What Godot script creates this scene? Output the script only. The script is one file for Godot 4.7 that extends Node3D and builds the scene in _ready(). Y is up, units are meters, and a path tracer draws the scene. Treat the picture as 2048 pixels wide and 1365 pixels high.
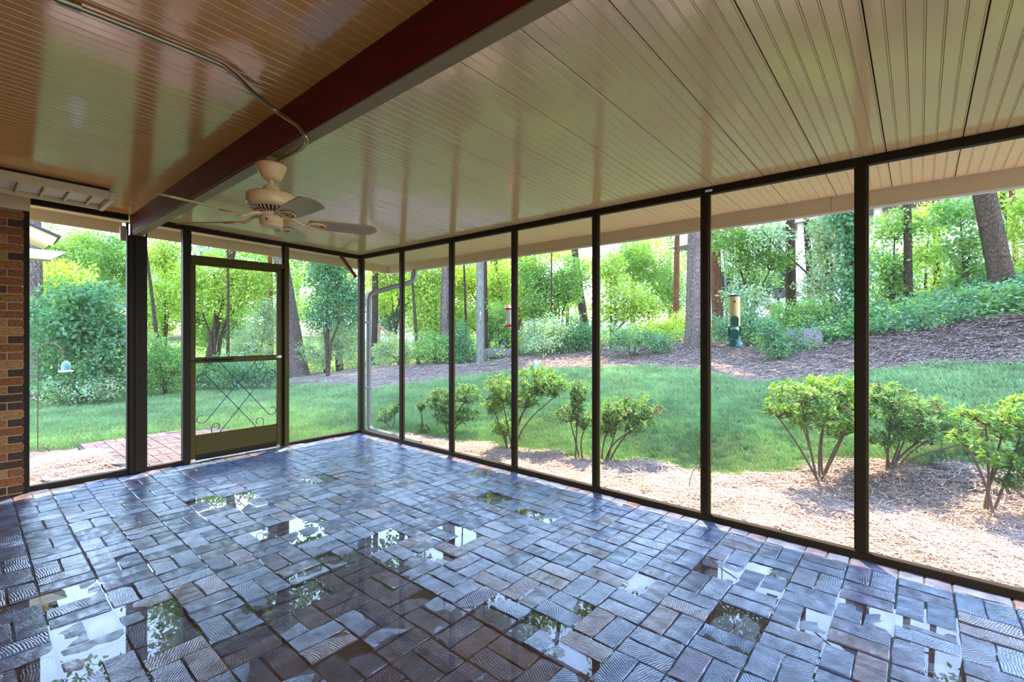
extends Node3D
# A screened brick porch looking out on a wooded garden. The porch corner is the origin: the long screen wall runs along +z at x = 0,
# the door wall along -x at z = 0. Units are metres.

const SLOPE := 0.0325          # the porch roof falls towards the eave
const CEIL := 2.41             # ceiling height at x = 0
const BAY := 0.915             # spacing of the mullions
const CELL := 0.2245           # one basket-weave square
const EYE := Vector3(-3.546, 1.36, 5.754)
const YAW := 0.858524
const FOCAL := 943.76

var M := {}
var rng := RandomNumberGenerator.new()
var names := {}
var hill := FastNoiseLite.new()
var patch := FastNoiseLite.new()

# name, label, foot, a point 5 m up the trunk, radius, bark, crown
var TRUNKS := [
	["shade_tree", "grey trunked tree half hidden behind dark evergreen shrub by the brick pier", Vector3(-2.56, -0.1, -7.79), Vector3(-2.63, 4.9, -7.88), 0.132, 0, 1],
	["sapling", "thin leaning sapling seen between the dark post and the door frame", Vector3(-0.26, -0.08, -8.81), Vector3(-0.68, 4.92, -9.29), 0.051, 1, 0],
	["shade_tree", "leaning brown tree trunk seen through the door's upper screen", Vector3(1.08, -0.03, -10.31), Vector3(1.81, 4.97, -9.46), 0.111, 1, 1],
	["sapling", "slim dark tree stem beside the leaning trunk behind the door", Vector3(1.17, -0.08, -8.67), Vector3(1.19, 4.92, -8.66), 0.048, 1, 0],
	["pine_tree", "straight reddish pine trunk seen at the right side of the door screen", Vector3(4.06, 0.19, -12.98), Vector3(4.04, 5.19, -13), 0.124, 2, 2],
	["oak_tree", "massive grey oak with furrowed bark leaning over the lawn beside the door", Vector3(3.12, 0.04, -8.65), Vector3(2.63, 5.04, -9.22), 0.276, 0, 3],
	["shade_tree", "dark ivy hung tree trunk between the grey oak and the corner post", Vector3(4.36, 0.11, -8.42), Vector3(4.15, 5.11, -8.67), 0.121, 1, 1],
	["shade_tree", "brown tree trunk standing behind the downspout at the porch corner", Vector3(6.09, 0.19, -9.09), Vector3(6.08, 5.19, -9.11), 0.135, 1, 1],
	["sapling", "thin curved dark tree beside the wooden stair frame", Vector3(4.92, 0.4, -5.09), Vector3(4.7, 5.4, -5.36), 0.05, 1, 0],
	["sapling", "spindly pale sapling left of the rough pine trunk", Vector3(6.05, 0.44, -6.08), Vector3(6.01, 5.44, -6.13), 0.04, 0, 0],
	["pine_tree", "rough grey pine trunk left of the bare wooden pole", Vector3(5.73, 0.52, -4.92), Vector3(5.79, 5.52, -4.86), 0.148, 0, 2],
	["pine_tree", "dark pine trunk standing right behind the bare wooden pole", Vector3(6.63, 0.7, -4.19), Vector3(6.62, 5.7, -4.21), 0.158, 1, 3],
	["sapling", "slim tree stem left of the bare wooden pole", Vector3(6.86, 0.64, -5.14), Vector3(6.78, 5.64, -5.24), 0.04, 1, 0],
	["shade_tree", "leaning branchy tree to the right of the bare wooden pole", Vector3(8.45, 0.89, -4.83), Vector3(8.04, 5.89, -5.31), 0.068, 1, 1],
	["sapling", "very slim dark sapling between the hedge and the leaning oak", Vector3(7.81, 0.92, -2.52), Vector3(7.82, 5.92, -2.5), 0.03, 1, 0],
	["oak_tree", "leaning oak trunk behind the hedge in the middle screen panel", Vector3(11.92, 1.21, -3.87), Vector3(11.51, 6.21, -4.35), 0.162, 1, 1],
	["pine_tree", "orange barked pine trunk left of the thick furrowed pine", Vector3(15.14, 1.42, -1.68), Vector3(15.19, 6.42, -1.62), 0.141, 2, 2],
	["pine_tree", "thick furrowed pine trunk flaring at its foot on the pine straw bank", Vector3(8.17, 0.97, 1.56), Vector3(8.22, 5.97, 1.62), 0.221, 0, 3],
	["pine_tree", "reddish pine trunk just right of the thick furrowed pine", Vector3(11.05, 1.21, 1.24), Vector3(10.95, 6.21, 1.12), 0.171, 2, 2],
	["sapling", "slim pale birch stem beside the tube feeder", Vector3(13.33, 1.33, 0.81), Vector3(13.24, 6.33, 0.71), 0.042, 3, 0],
	["pine_tree", "brown pine trunk carrying the grey nest box", Vector3(11.9, 1.25, 2.98), Vector3(11.87, 6.25, 2.95), 0.15, 1, 2],
	["shade_tree", "slender curving tree right of the nest box pine", Vector3(11.73, 1.26, 3.56), Vector3(11.51, 6.26, 3.3), 0.09, 1, 1],
	["shade_tree", "ivy wrapped tree trunk rising beside the dark mullion", Vector3(9.94, 1.41, 4.55), Vector3(9.92, 6.41, 4.52), 0.14, 0, 1],
	["shade_tree", "straight slim trunk rising from the ivy bank beside the mullion", Vector3(10.82, 1.73, 5.56), Vector3(10.75, 6.73, 5.48), 0.087, 1, 1],
	["shade_tree", "crooked slim tree between the straight trunk and the big leaning oak", Vector3(13.96, 2.13, 6.14), Vector3(13.87, 7.13, 6.03), 0.096, 1, 1],
	["oak_tree", "big leaning oak trunk at the far right above the ivy bank", Vector3(9.71, 2.01, 7.02), Vector3(9.06, 7.01, 6.28), 0.195, 1, 1],
	["pine_tree", "pinkish pine trunk behind the big leaning oak", Vector3(16.84, 2.94, 7.94), Vector3(16.66, 7.94, 7.74), 0.074, 2, 2],
]
# name, label, foot, lobes of the crown (centre, half width and half height), colour class, leaf kind
var UNDERSTORY := [
	["evergreen_shrub", "large dark evergreen shrub at the lawn edge beyond the left screen", Vector3(-2.07, -0.1, -6.77), [Vector3(-2.18, 1.61, -6.61), Vector2(0.79, 0.69), Vector3(-2.24, 0.87, -7.21), Vector2(0.49, 0.69), Vector3(-1.71, 0.97, -6.36), Vector2(0.44, 0.79), Vector3(-1.96, 0.38, -6.87), Vector2(0.84, 0.32), Vector3(-2.04, 2.01, -6.41), Vector2(0.54, 0.34)], 2, 0],
	["leafy_tree", "bright lime leafed tree above the dark evergreen shrub", Vector3(-2.06, -0.01, -10.88), [Vector3(-2.03, 2.51, -10.99), Vector2(0.64, 0.46), Vector3(-2.22, 2.89, -11.25), Vector2(0.45, 0.36), Vector3(-1.85, 2.7, -10.39), Vector2(0.51, 0.31)], 0, 0],
	["leafy_tree", "tall airy tree filling the top of the leftmost screen", Vector3(-0.86, 0.08, -14.08), [Vector3(-1.13, 4.15, -14.9), Vector2(1.11, 0.64), Vector3(-0.67, 3.83, -13.72), Vector2(0.95, 0.79), Vector3(-0.27, 2.88, -13.75), Vector2(0.72, 0.64), Vector3(-2.01, 3.99, -15.19), Vector2(0.64, 0.48)], 1, 0],
	["flowering_bush", "low yellowish bush at the foot of the dark evergreen shrub", Vector3(-2.18, -0.1, -6.44), [Vector3(-2.38, 0.29, -6.64), Vector2(0.31, 0.17), Vector3(-1.98, 0.27, -6.36), Vector2(0.36, 0.15), Vector3(-1.77, 0.31, -6.03), Vector2(0.29, 0.16)], 3, 1],
	["leafy_tree", "light green tree seen between the dark post and the door", Vector3(0.32, -0, -11.19), [Vector3(0.38, 3.52, -11.33), Vector2(0.67, 0.67), Vector3(0.44, 2.48, -11.1), Vector2(0.59, 0.67), Vector3(0.11, 1.74, -11.4), Vector2(0.52, 0.59)], 0, 0],
	["wood_edge_shrub", "dense shrub at the lawn edge beside the door frame", Vector3(-0.65, -0.1, -6.95), [Vector3(-0.71, 0.76, -7.19), Vector2(0.47, 0.56), Vector3(-0.51, 0.59, -6.78), Vector2(0.45, 0.5), Vector3(-0.73, 0.25, -6.95), Vector2(0.56, 0.24)], 1, 1],
	["leafy_tree", "feathery green tree filling the door's upper screen", Vector3(1.22, -0.04, -9.84), [Vector3(1.21, 3.12, -9.83), Vector2(0.8, 0.56), Vector3(1.99, 2.9, -9.15), Vector2(0.66, 0.58), Vector3(0.78, 2.54, -10.04), Vector2(0.58, 0.53), Vector3(1.54, 2.32, -9.34), Vector2(0.66, 0.44)], 0, 0],
	["leafy_tree", "deep green tree behind the leaning trunk in the door screen", Vector3(1.87, 0.06, -12.45), [Vector3(1.86, 1.54, -12.44), Vector2(0.76, 0.76), Vector3(2.42, 1.79, -11.81), Vector2(0.68, 0.76), Vector3(1.67, 2.13, -12.73), Vector2(0.51, 0.68)], 1, 0],
	["flowering_bush", "pale flowering bush behind the door's middle rail", Vector3(2.16, -0.02, -9.05), [Vector3(2.03, 1.15, -9.14), Vector2(0.59, 0.62), Vector3(2.24, 1.74, -8.83), Vector2(0.42, 0.59), Vector3(1.8, 0.78, -9.32), Vector2(0.52, 0.42)], 3, 1],
	["wood_edge_shrub", "dark low shrub behind the scroll grille of the door", Vector3(0.59, -0.1, -7.06), [Vector3(0.44, 0.33, -7.41), Vector2(0.63, 0.39), Vector3(0.73, 0.39, -6.69), Vector2(0.58, 0.37), Vector3(1.19, 0.36, -6.29), Vector2(0.44, 0.32)], 2, 1],
	["leafy_tree", "dark green small leaved tree left of the porch corner", Vector3(2.97, 0.09, -6.59), [Vector3(3.13, 2.81, -6.64), Vector2(0.69, 0.66), Vector3(3.38, 2.13, -6.3), Vector2(0.5, 0.69), Vector3(2.91, 1.92, -6.81), Vector2(0.41, 0.58), Vector3(2.9, 3.37, -6.62), Vector2(0.69, 0.39)], 2, 0],
	["wood_edge_shrub", "pale sunlit shrub right of the massive grey oak", Vector3(3.67, 0.07, -8.07), [Vector3(3.45, 0.76, -8.08), Vector2(0.52, 0.52), Vector3(4.12, 0.99, -7.44), Vector2(0.49, 0.71), Vector3(3.91, 1.14, -7.97), Vector2(0.4, 0.55)], 3, 1],
	["leafy_tree", "sunny leafy tree behind the downspout", Vector3(7.16, 0.23, -9.39), [Vector3(6.84, 3.47, -9.24), Vector2(0.86, 0.69), Vector3(6.89, 2.61, -9.91), Vector2(0.5, 0.69), Vector3(7.23, 3.76, -8.94), Vector2(0.67, 0.61)], 0, 0],
	["leafy_tree", "bluish dark tree beyond the wooden stair frame", Vector3(9.54, 0.41, -12.75), [Vector3(9.33, 2.77, -12.57), Vector2(0.79, 1.03), Vector3(9.42, 1.96, -13.11), Vector2(0.61, 0.7), Vector3(9.78, 3.12, -12.19), Vector2(0.56, 0.93)], 2, 0],
	["leafy_tree", "fresh green tree between the thin curved tree and the rough pine", Vector3(6.1, 0.48, -5.72), [Vector3(5.78, 2.55, -5.9), Vector2(0.66, 0.91), Vector3(6.17, 3.02, -5.83), Vector2(0.56, 0.63), Vector3(5.68, 1.6, -5.82), Vector2(0.63, 0.5)], 0, 0],
	["wood_edge_shrub", "low mixed shrub at the end of the straw bank near the corner", Vector3(5.18, 0.32, -6.33), [Vector3(5.06, 0.99, -6.63), Vector2(0.43, 0.37), Vector3(5.33, 0.8, -6.06), Vector2(0.46, 0.34), Vector3(4.95, 0.76, -6.84), Vector2(0.43, 0.28)], 3, 1],
	["wood_edge_shrub", "rounded green shrub at the foot of the rough pine", Vector3(4.91, 0.45, -4.35), [Vector3(4.75, 1.02, -4.35), Vector2(0.47, 0.41), Vector3(5.05, 0.95, -4.02), Vector2(0.39, 0.36), Vector3(4.72, 0.82, -4.74), Vector2(0.36, 0.25)], 1, 1],
	["leafy_tree", "airy yellow green tree around the bare wooden pole", Vector3(8.05, 0.77, -5.29), [Vector3(7.68, 3.15, -6.05), Vector2(0.64, 0.98), Vector3(8.19, 3.15, -4.91), Vector2(0.71, 0.78), Vector3(8.28, 2.3, -5.33), Vector2(0.61, 0.58), Vector3(7.28, 1.79, -5.92), Vector2(0.47, 0.61)], 0, 0],
	["wood_edge_shrub", "grey green shrub between the rough pine and the wooden pole", Vector3(5.29, 0.53, -3.6), [Vector3(5.23, 0.89, -3.6), Vector2(0.41, 0.38), Vector3(5.21, 1.27, -3.7), Vector2(0.3, 0.35)], 2, 1],
	["wood_edge_shrub", "tall bush behind the pale log and the hummingbird feeder", Vector3(7.19, 0.79, -4), [Vector3(7.27, 1.52, -4.18), Vector2(0.55, 0.55), Vector3(7.41, 1.13, -3.89), Vector2(0.43, 0.4), Vector3(6.97, 1.91, -4.02), Vector2(0.46, 0.43)], 1, 1],
	["leafy_tree", "broad green tree above the hedge in the fourth panel", Vector3(8.64, 1.05, -2.78), [Vector3(8.19, 3.1, -3.32), Vector2(0.63, 0.56), Vector3(8.74, 2.78, -2.97), Vector2(0.69, 0.63), Vector3(8.81, 3.02, -2.31), Vector2(0.53, 0.72), Vector3(7.99, 2.23, -3.25), Vector2(0.47, 0.47)], 1, 0],
	["leafy_tree", "yellow green tree between two mullions above the hedge", Vector3(8.29, 0.98, -3.5), [Vector3(8.19, 2.4, -3.63), Vector2(0.45, 0.57), Vector3(8.42, 1.77, -3.19), Vector2(0.54, 0.45), Vector3(8.06, 3.36, -3.61), Vector2(0.41, 0.57)], 0, 0],
	["hedge_shrub", "silvery hedge shrub beside the hummingbird feeder's mullion", Vector3(6.52, 0.73, -1.86), [Vector3(6.47, 1.3, -2.08), Vector2(0.48, 0.43), Vector3(6.63, 1.37, -1.61), Vector2(0.48, 0.45), Vector3(6.39, 1.03, -1.75), Vector2(0.59, 0.24)], 3, 1],
	["hedge_shrub", "dense dark hedge shrub beneath the leaning oak", Vector3(6.96, 0.79, -1.05), [Vector3(6.96, 1.37, -1.13), Vector2(0.47, 0.45), Vector3(7.19, 1.24, -0.85), Vector2(0.34, 0.37), Vector3(6.89, 1.04, -1.24), Vector2(0.53, 0.21)], 2, 1],
	["maple_tree", "lime green maple sapling in the panel left of the furrowed pine", Vector3(7.63, 0.89, -0.43), [Vector3(7.66, 2.83, -0.46), Vector2(0.45, 0.56), Vector3(7.74, 2.23, -0.04), Vector2(0.61, 0.37), Vector3(7.67, 1.9, -0.46), Vector2(0.45, 0.34), Vector3(8.02, 1.99, 0.16), Vector2(0.45, 0.26)], 0, 0],
	["leafy_tree", "hazy tall tree far behind the lime maple", Vector3(17.31, 1.5, -3.75), [Vector3(17.48, 4.52, -4.21), Vector2(1.4, 1.03), Vector3(17.5, 3.36, -3), Vector2(1.07, 1.17), Vector3(16.39, 4.75, -4.19), Vector2(1.07, 0.84)], 1, 0],
	["flowering_bush", "yellow low bush by the curved driveway", Vector3(10.99, 1.2, -0.37), [Vector3(10.86, 1.61, -0.26), Vector2(0.54, 0.17), Vector3(11.26, 1.77, 0.07), Vector2(0.38, 0.25), Vector3(10.74, 1.53, -0.58), Vector2(0.48, 0.14)], 0, 1],
	["wood_edge_shrub", "dark spreading shrub on the bank in front of the driveway", Vector3(6.62, 0.74, 0.69), [Vector3(6.29, 1.29, 0.43), Vector2(0.4, 0.23), Vector3(6.6, 1.19, 0.94), Vector2(0.47, 0.21), Vector3(7.06, 1.1, 1.16), Vector2(0.3, 0.14)], 2, 1],
	["leafy_tree", "low hanging oak foliage above the tube feeder", Vector3(10.04, 1.15, 2.36), [Vector3(9.91, 3.82, 1.94), Vector2(0.61, 0.34), Vector3(10.29, 3.62, 2.48), Vector2(0.61, 0.34), Vector3(10, 3.16, 2.21), Vector2(0.45, 0.26), Vector3(10.48, 3.29, 2.85), Vector2(0.45, 0.24)], 1, 0],
	["leafy_tree", "shadowy leafy tree in front of the white house", Vector3(12.75, 1.3, 1.68), [Vector3(12.83, 3.04, 1.61), Vector2(0.54, 0.41), Vector3(12.4, 2.4, 1.35), Vector2(0.38, 0.41), Vector3(13.25, 2.88, 2.09), Vector2(0.48, 0.32)], 2, 0],
	["hedge_shrub", "dark hedge shrub behind the tube feeder", Vector3(8.18, 0.98, 2.5), [Vector3(8, 1.54, 2.34), Vector2(0.35, 0.37), Vector3(8.33, 1.6, 2.67), Vector2(0.4, 0.35), Vector3(8.45, 1.43, 3.03), Vector2(0.37, 0.28)], 2, 1],
	["wood_edge_shrub", "feathery green shrub behind the tree stump", Vector3(8.78, 1.14, 3.81), [Vector3(8.5, 1.76, 3.6), Vector2(0.45, 0.31), Vector3(8.95, 1.82, 3.95), Vector2(0.49, 0.36), Vector3(9.12, 1.54, 4.25), Vector2(0.38, 0.27)], 1, 1],
	["wood_edge_shrub", "small leafy shrub overlapping the grey stump", Vector3(6.61, 0.78, 3.74), [Vector3(6.56, 1.27, 3.63), Vector2(0.21, 0.25), Vector3(6.6, 1.05, 3.74), Vector2(0.19, 0.11), Vector3(6.51, 1.46, 3.57), Vector2(0.17, 0.19)], 2, 1],
	["climbing_ivy", "ivy climbing the wrapped tree trunk beside the mullion", Vector3(9.45, 1.39, 4.59), [Vector3(9.39, 3.44, 4.61), Vector2(0.27, 0.52), Vector3(9.4, 2.55, 4.68), Vector2(0.34, 0.52), Vector3(9.25, 1.87, 4.58), Vector2(0.45, 0.29), Vector3(9.38, 4.01, 4.48), Vector2(0.29, 0.29)], 2, 0],
	["leafy_tree", "pale dappled tree in front of the white house wall", Vector3(10.62, 1.34, 4.11), [Vector3(10.29, 3.68, 3.98), Vector2(0.5, 0.38), Vector3(10.71, 3.06, 3.95), Vector2(0.5, 0.38), Vector3(9.72, 3.81, 2.82), Vector2(0.5, 0.3), Vector3(10.25, 2.49, 3.85), Vector2(0.4, 0.3), Vector3(9.4, 2.18, 2.44), Vector2(0.5, 0.25), Vector3(10.72, 4.18, 4.02), Vector2(0.43, 0.25)], 3, 0],
	["leafy_tree", "glossy leaved tree right of the dark mullion", Vector3(11.22, 1.68, 5.26), [Vector3(11.07, 3.87, 5.31), Vector2(0.54, 0.37), Vector3(11.04, 3.01, 5.09), Vector2(0.41, 0.49), Vector3(11.32, 2.65, 5.41), Vector2(0.41, 0.29), Vector3(11.09, 2.28, 5.21), Vector2(0.49, 0.32)], 1, 0],
	["leafy_tree", "sunny tree between the two slim trunks", Vector3(13.73, 2.03, 5.87), [Vector3(13.62, 4.33, 5.96), Vector2(0.58, 0.5), Vector3(13.5, 3.37, 5.88), Vector2(0.5, 0.41), Vector3(13.97, 2.81, 6.39), Vector2(0.55, 0.41), Vector3(13.66, 2.33, 6.11), Vector2(0.63, 0.22)], 0, 0],
	["leafy_tree", "drooping leafy tree in front of the big leaning oak", Vector3(10.57, 1.95, 6.5), [Vector3(10.5, 3.15, 6.57), Vector2(0.39, 0.48), Vector3(10.43, 3.91, 6.41), Vector2(0.48, 0.28), Vector3(10.79, 2.39, 6.53), Vector2(0.37, 0.3), Vector3(10.85, 2.72, 6.69), Vector2(0.28, 0.32)], 1, 0],
	["leafy_tree", "bright tree at the far right edge behind the leaning oak", Vector3(11.13, 2.25, 7.45), [Vector3(11.01, 3.75, 7.48), Vector2(0.36, 0.53), Vector3(11.15, 2.69, 7.43), Vector2(0.36, 0.49), Vector3(10.89, 2.36, 7.37), Vector2(0.36, 0.21)], 0, 0],
]
# foot, height, colour class
var BACKDROP := [
	[Vector3(-3.09, 1.24, -52.69), 6.3, 0, "beyond the hidden house wing"],
	[Vector3(-1.46, 1.02, -45.4), 8.2, 1, "behind the brick pier"],
	[Vector3(0.87, 1.11, -48.3), 6.6, 0, "above the lime tree in the leftmost screen"],
	[Vector3(1.8, 0.88, -39.87), 6.4, 1, "behind the large evergreen shrub"],
	[Vector3(2.49, 0.72, -33.25), 6.2, 2, "between the evergreen shrub and the beam post"],
	[Vector3(6.35, 1.05, -38.43), 7.2, 1, "behind the beam post"],
	[Vector3(6.96, 0.95, -34.13), 5.6, 1, "in the narrow screen beside the door"],
	[Vector3(9.42, 1.06, -34.33), 7.5, 2, "behind the door's hinge jamb"],
	[Vector3(7.26, 0.59, -21.59), 6.3, 1, "behind the leaning trunk in the door"],
	[Vector3(13.33, 1.02, -31.03), 7.9, 1, "in the middle of the door's upper screen"],
	[Vector3(13.25, 0.81, -24.22), 5.7, 0, "beside the reddish pine in the door"],
	[Vector3(15.32, 0.58, -15.42), 6.3, 1, "behind the massive grey oak"],
	[Vector3(18.23, 0.61, -14.81), 8.6, 2, "right of the massive grey oak"],
	[Vector3(16.53, 0.47, -11.03), 8.3, 0, "at the porch corner post"],
	[Vector3(28.12, 0.79, -15.73), 8.4, 0, "behind the rough grey pine"],
	[Vector3(25.13, 0.69, -8.54), 9.4, 0, "behind the bare wooden pole"],
	[Vector3(33.2, 0.73, -9.32), 9.6, 1, "above the hummingbird feeder"],
	[Vector3(30.77, 1.91, -5.02), 8.8, 0, "left of the silvery hedge shrub"],
	[Vector3(43.96, 2.94, 2.16), 9, 0, "above the dark hedge shrub"],
	[Vector3(41.09, 3.38, 4.54), 9.7, 1, "behind the fourth mullion"],
	[Vector3(45.6, 4.8, 6.35), 9, 1, "behind the lime maple sapling"],
	[Vector3(40.86, 5.36, 8), 9.7, 0, "left of the orange barked pine"],
	[Vector3(35.39, 5.33, 9.4), 9.7, 0, "behind the thick furrowed pine"],
	[Vector3(36.85, 5.49, 11), 7.6, 1, "right of the ivy wrapped trunk"],
]
# label, foot, lobes, colour class, number of stems
var AZALEAS := [
	["small bright azalea seedling in the first right panel", Vector3(0.58, -0.1, -0.21), [Vector3(0.51, 0.1, -0.23), Vector2(0.13, 0.13), Vector3(0.62, 0.21, -0.15), Vector2(0.1, 0.1)], 0, 3],
	["twiggy bare azalea beside the second mullion", Vector3(0.73, -0.1, 0.37), [Vector3(0.72, -0.02, 0.4), Vector2(0.1, 0.08), Vector3(0.72, 0.29, 0.35), Vector2(0.06, 0.08)], 1, 2],
	["drooping azalea behind the second mullion from the corner", Vector3(0.91, -0.1, 0.7), [Vector3(0.8, 0.37, 0.66), Vector2(0.21, 0.2), Vector3(1.06, 0.48, 0.9), Vector2(0.29, 0.17), Vector3(1.08, 0.2, 0.83), Vector2(0.27, 0.16), Vector3(0.89, 0.16, 0.76), Vector2(0.24, 0.14)], 1, 4],
	["tallest azalea with bright top leaves crossing the third mullion", Vector3(0.85, -0.1, 1.93), [Vector3(0.73, 0.65, 1.91), Vector2(0.25, 0.23), Vector3(1.06, 0.75, 2.2), Vector2(0.27, 0.24), Vector3(1.24, 0.68, 2.33), Vector2(0.2, 0.19), Vector3(0.93, 0.53, 2.1), Vector2(0.25, 0.15), Vector3(0.73, 0.44, 1.79), Vector2(0.18, 0.14), Vector3(0.84, 0.16, 1.85), Vector2(0.18, 0.14)], 0, 6],
	["upright azalea with brown dead leaves left of the fourth mullion", Vector3(1.07, -0.1, 2.8), [Vector3(1.02, 0.65, 2.81), Vector2(0.13, 0.2), Vector3(0.98, 0.42, 2.73), Vector2(0.18, 0.14), Vector3(1.12, 0.33, 2.83), Vector2(0.16, 0.14)], 1, 4],
	["rounded azalea right of the fourth mullion", Vector3(1.13, -0.1, 3.06), [Vector3(1.18, 0.49, 3.24), Vector2(0.24, 0.16), Vector3(1.41, 0.49, 3.41), Vector2(0.27, 0.16), Vector3(1.18, 0.33, 3.09), Vector2(0.16, 0.17), Vector3(1.28, 0.35, 3.34), Vector2(0.28, 0.14)], 1, 5],
	["wide flat topped azalea in the panel with the garden hook", Vector3(1.66, -0.05, 5.07), [Vector3(1.43, 0.81, 4.94), Vector2(0.3, 0.14), Vector3(1.69, 0.85, 5.14), Vector2(0.29, 0.12), Vector3(1.43, 0.64, 4.75), Vector2(0.18, 0.11), Vector3(1.59, 0.64, 5.1), Vector2(0.32, 0.13), Vector3(1.86, 0.73, 5.3), Vector2(0.26, 0.17), Vector3(1.84, 0.46, 5.2), Vector2(0.21, 0.13), Vector3(1.5, 0.55, 4.94), Vector2(0.21, 0.09)], 0, 8],
	["spreading azalea reaching right from the last mullion", Vector3(2, 0.05, 5.53), [Vector3(1.92, 0.74, 5.56), Vector2(0.24, 0.18), Vector3(2.05, 0.56, 5.63), Vector2(0.29, 0.14), Vector3(2.31, 0.51, 5.83), Vector2(0.29, 0.12), Vector3(1.91, 0.42, 5.51), Vector2(0.21, 0.12), Vector3(2.43, 0.54, 6.04), Vector2(0.21, 0.1), Vector3(2.26, 0.65, 5.76), Vector2(0.26, 0.13), Vector3(2.13, 0.42, 5.75), Vector2(0.23, 0.1), Vector3(2.56, 0.42, 6.17), Vector2(0.23, 0.09)], 1, 6],
	["thin stemmed azalea at the far right edge of the bed", Vector3(1.55, -0.07, 6.15), [Vector3(1.45, 0.73, 6.13), Vector2(0.2, 0.1), Vector3(1.43, 0.54, 6.03), Vector2(0.17, 0.08), Vector3(1.66, 0.62, 6.23), Vector2(0.2, 0.13), Vector3(1.54, 0.39, 6.2), Vector2(0.17, 0.08), Vector3(1.72, 0.73, 6.35), Vector2(0.17, 0.17)], 0, 6],
	["low shaded azalea clump in the right corner of the bed", Vector3(1.71, -0.03, 6.42), [Vector3(1.62, 0.37, 6.42), Vector2(0.21, 0.17), Vector3(1.57, 0.24, 6.28), Vector2(0.14, 0.07), Vector3(1.75, 0.52, 6.42), Vector2(0.21, 0.17)], 1, 5],
]
# where the lawn meets the pine straw bank: (z, x)
var EDGE := [Vector2(-6.83, 1.8), Vector2(-6.12, 1.99), Vector2(-5.38, 2.27), Vector2(-4.04, 2.36), Vector2(-3.26, 2.25), Vector2(-2.82, 2.65), Vector2(-2.21, 3.55), Vector2(-1.74, 4.03), Vector2(-1.13, 4.71), Vector2(-0.26, 5.1), Vector2(0.38, 5.35), Vector2(1.53, 5.78), Vector2(2.59, 5.63), Vector2(3.77, 4.91), Vector2(4.35, 4.93), Vector2(5.19, 5.32), Vector2(5.96, 5.37), Vector2(6.76, 5.24)]
# hollows in the brick floor: (x, z, radius)
var HOLLOWS := [Vector3(-1.31, 1.56, 0.16), Vector3(-2.11, 1.54, 0.18), Vector3(-2.13, 2.42, 0.1), Vector3(-2, 2.5, 0.14), Vector3(-2.3, 1.32, 0.1), Vector3(-2.07, 3.23, 0.16), Vector3(-2.32, 3.35, 0.2), Vector3(-2.46, 3.43, 0.16), Vector3(-2.19, 3.58, 0.25), Vector3(-3.1, 2.85, 0.14), Vector3(-2.95, 3.16, 0.13), Vector3(-3.21, 2.4, 0.1), Vector3(-0.72, 3.1, 0.09), Vector3(-0.26, 2.53, 0.13), Vector3(-1.75, 3.1, 0.13), Vector3(-1.29, 3.25, 0.1), Vector3(-1.35, 3.44, 0.1), Vector3(-1.71, 3.46, 0.11), Vector3(-0.77, 3.58, 0.07), Vector3(-0.62, 3.68, 0.06), Vector3(-2.3, 4.24, 0.22), Vector3(-2.44, 4.16, 0.2), Vector3(-2.02, 4.37, 0.16), Vector3(-2, 4.19, 0.15), Vector3(-1.83, 4.38, 0.06), Vector3(-1.99, 4.56, 0.16), Vector3(-2.53, 4.02, 0.14), Vector3(-1.75, 4.09, 0.06), Vector3(-1.14, 4.57, 0.09), Vector3(-0.73, 4.92, 0.09), Vector3(-0.61, 5.14, 0.08), Vector3(-1.16, 5.09, 0.1), Vector3(-1.25, 5.08, 0.08), Vector3(-0.65, 5.47, 0.06), Vector3(-0.88, 5.36, 0.07), Vector3(-0.62, 5.81, 0.06), Vector3(-0.96, 5.82, 0.08), Vector3(-0.75, 5.58, 0.06), Vector3(-1.58, 4.35, 0.07), Vector3(-2.4, 2.94, 0.09), Vector3(-2.59, 2.54, 0.09), Vector3(-2.88, 2.3, 0.08), Vector3(-3.37, 2.35, 0.1), Vector3(-3.33, 3.12, 0.14), Vector3(-2.74, 3.55, 0.12), Vector3(-2.72, 3.8, 0.12), Vector3(0.04, 4.03, 0.06), Vector3(-1.28, 5.48, 0.08), Vector3(-2.08, 3.88, 0.09)]


func _ready() -> void:
	rng.seed = 20240611
	hill.seed = 3
	hill.frequency = 0.35
	patch.seed = 9
	patch.frequency = 0.9
	view_and_light()
	materials()
	ground()
	porch_floor()
	porch_roof()
	screen_walls()
	porch_door()
	brick_pier()
	beam_and_fixtures()
	fan()
	eave_things()
	garden_things()
	bed_shrubs()
	woods()
	far_things()
	ground_cover()


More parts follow.
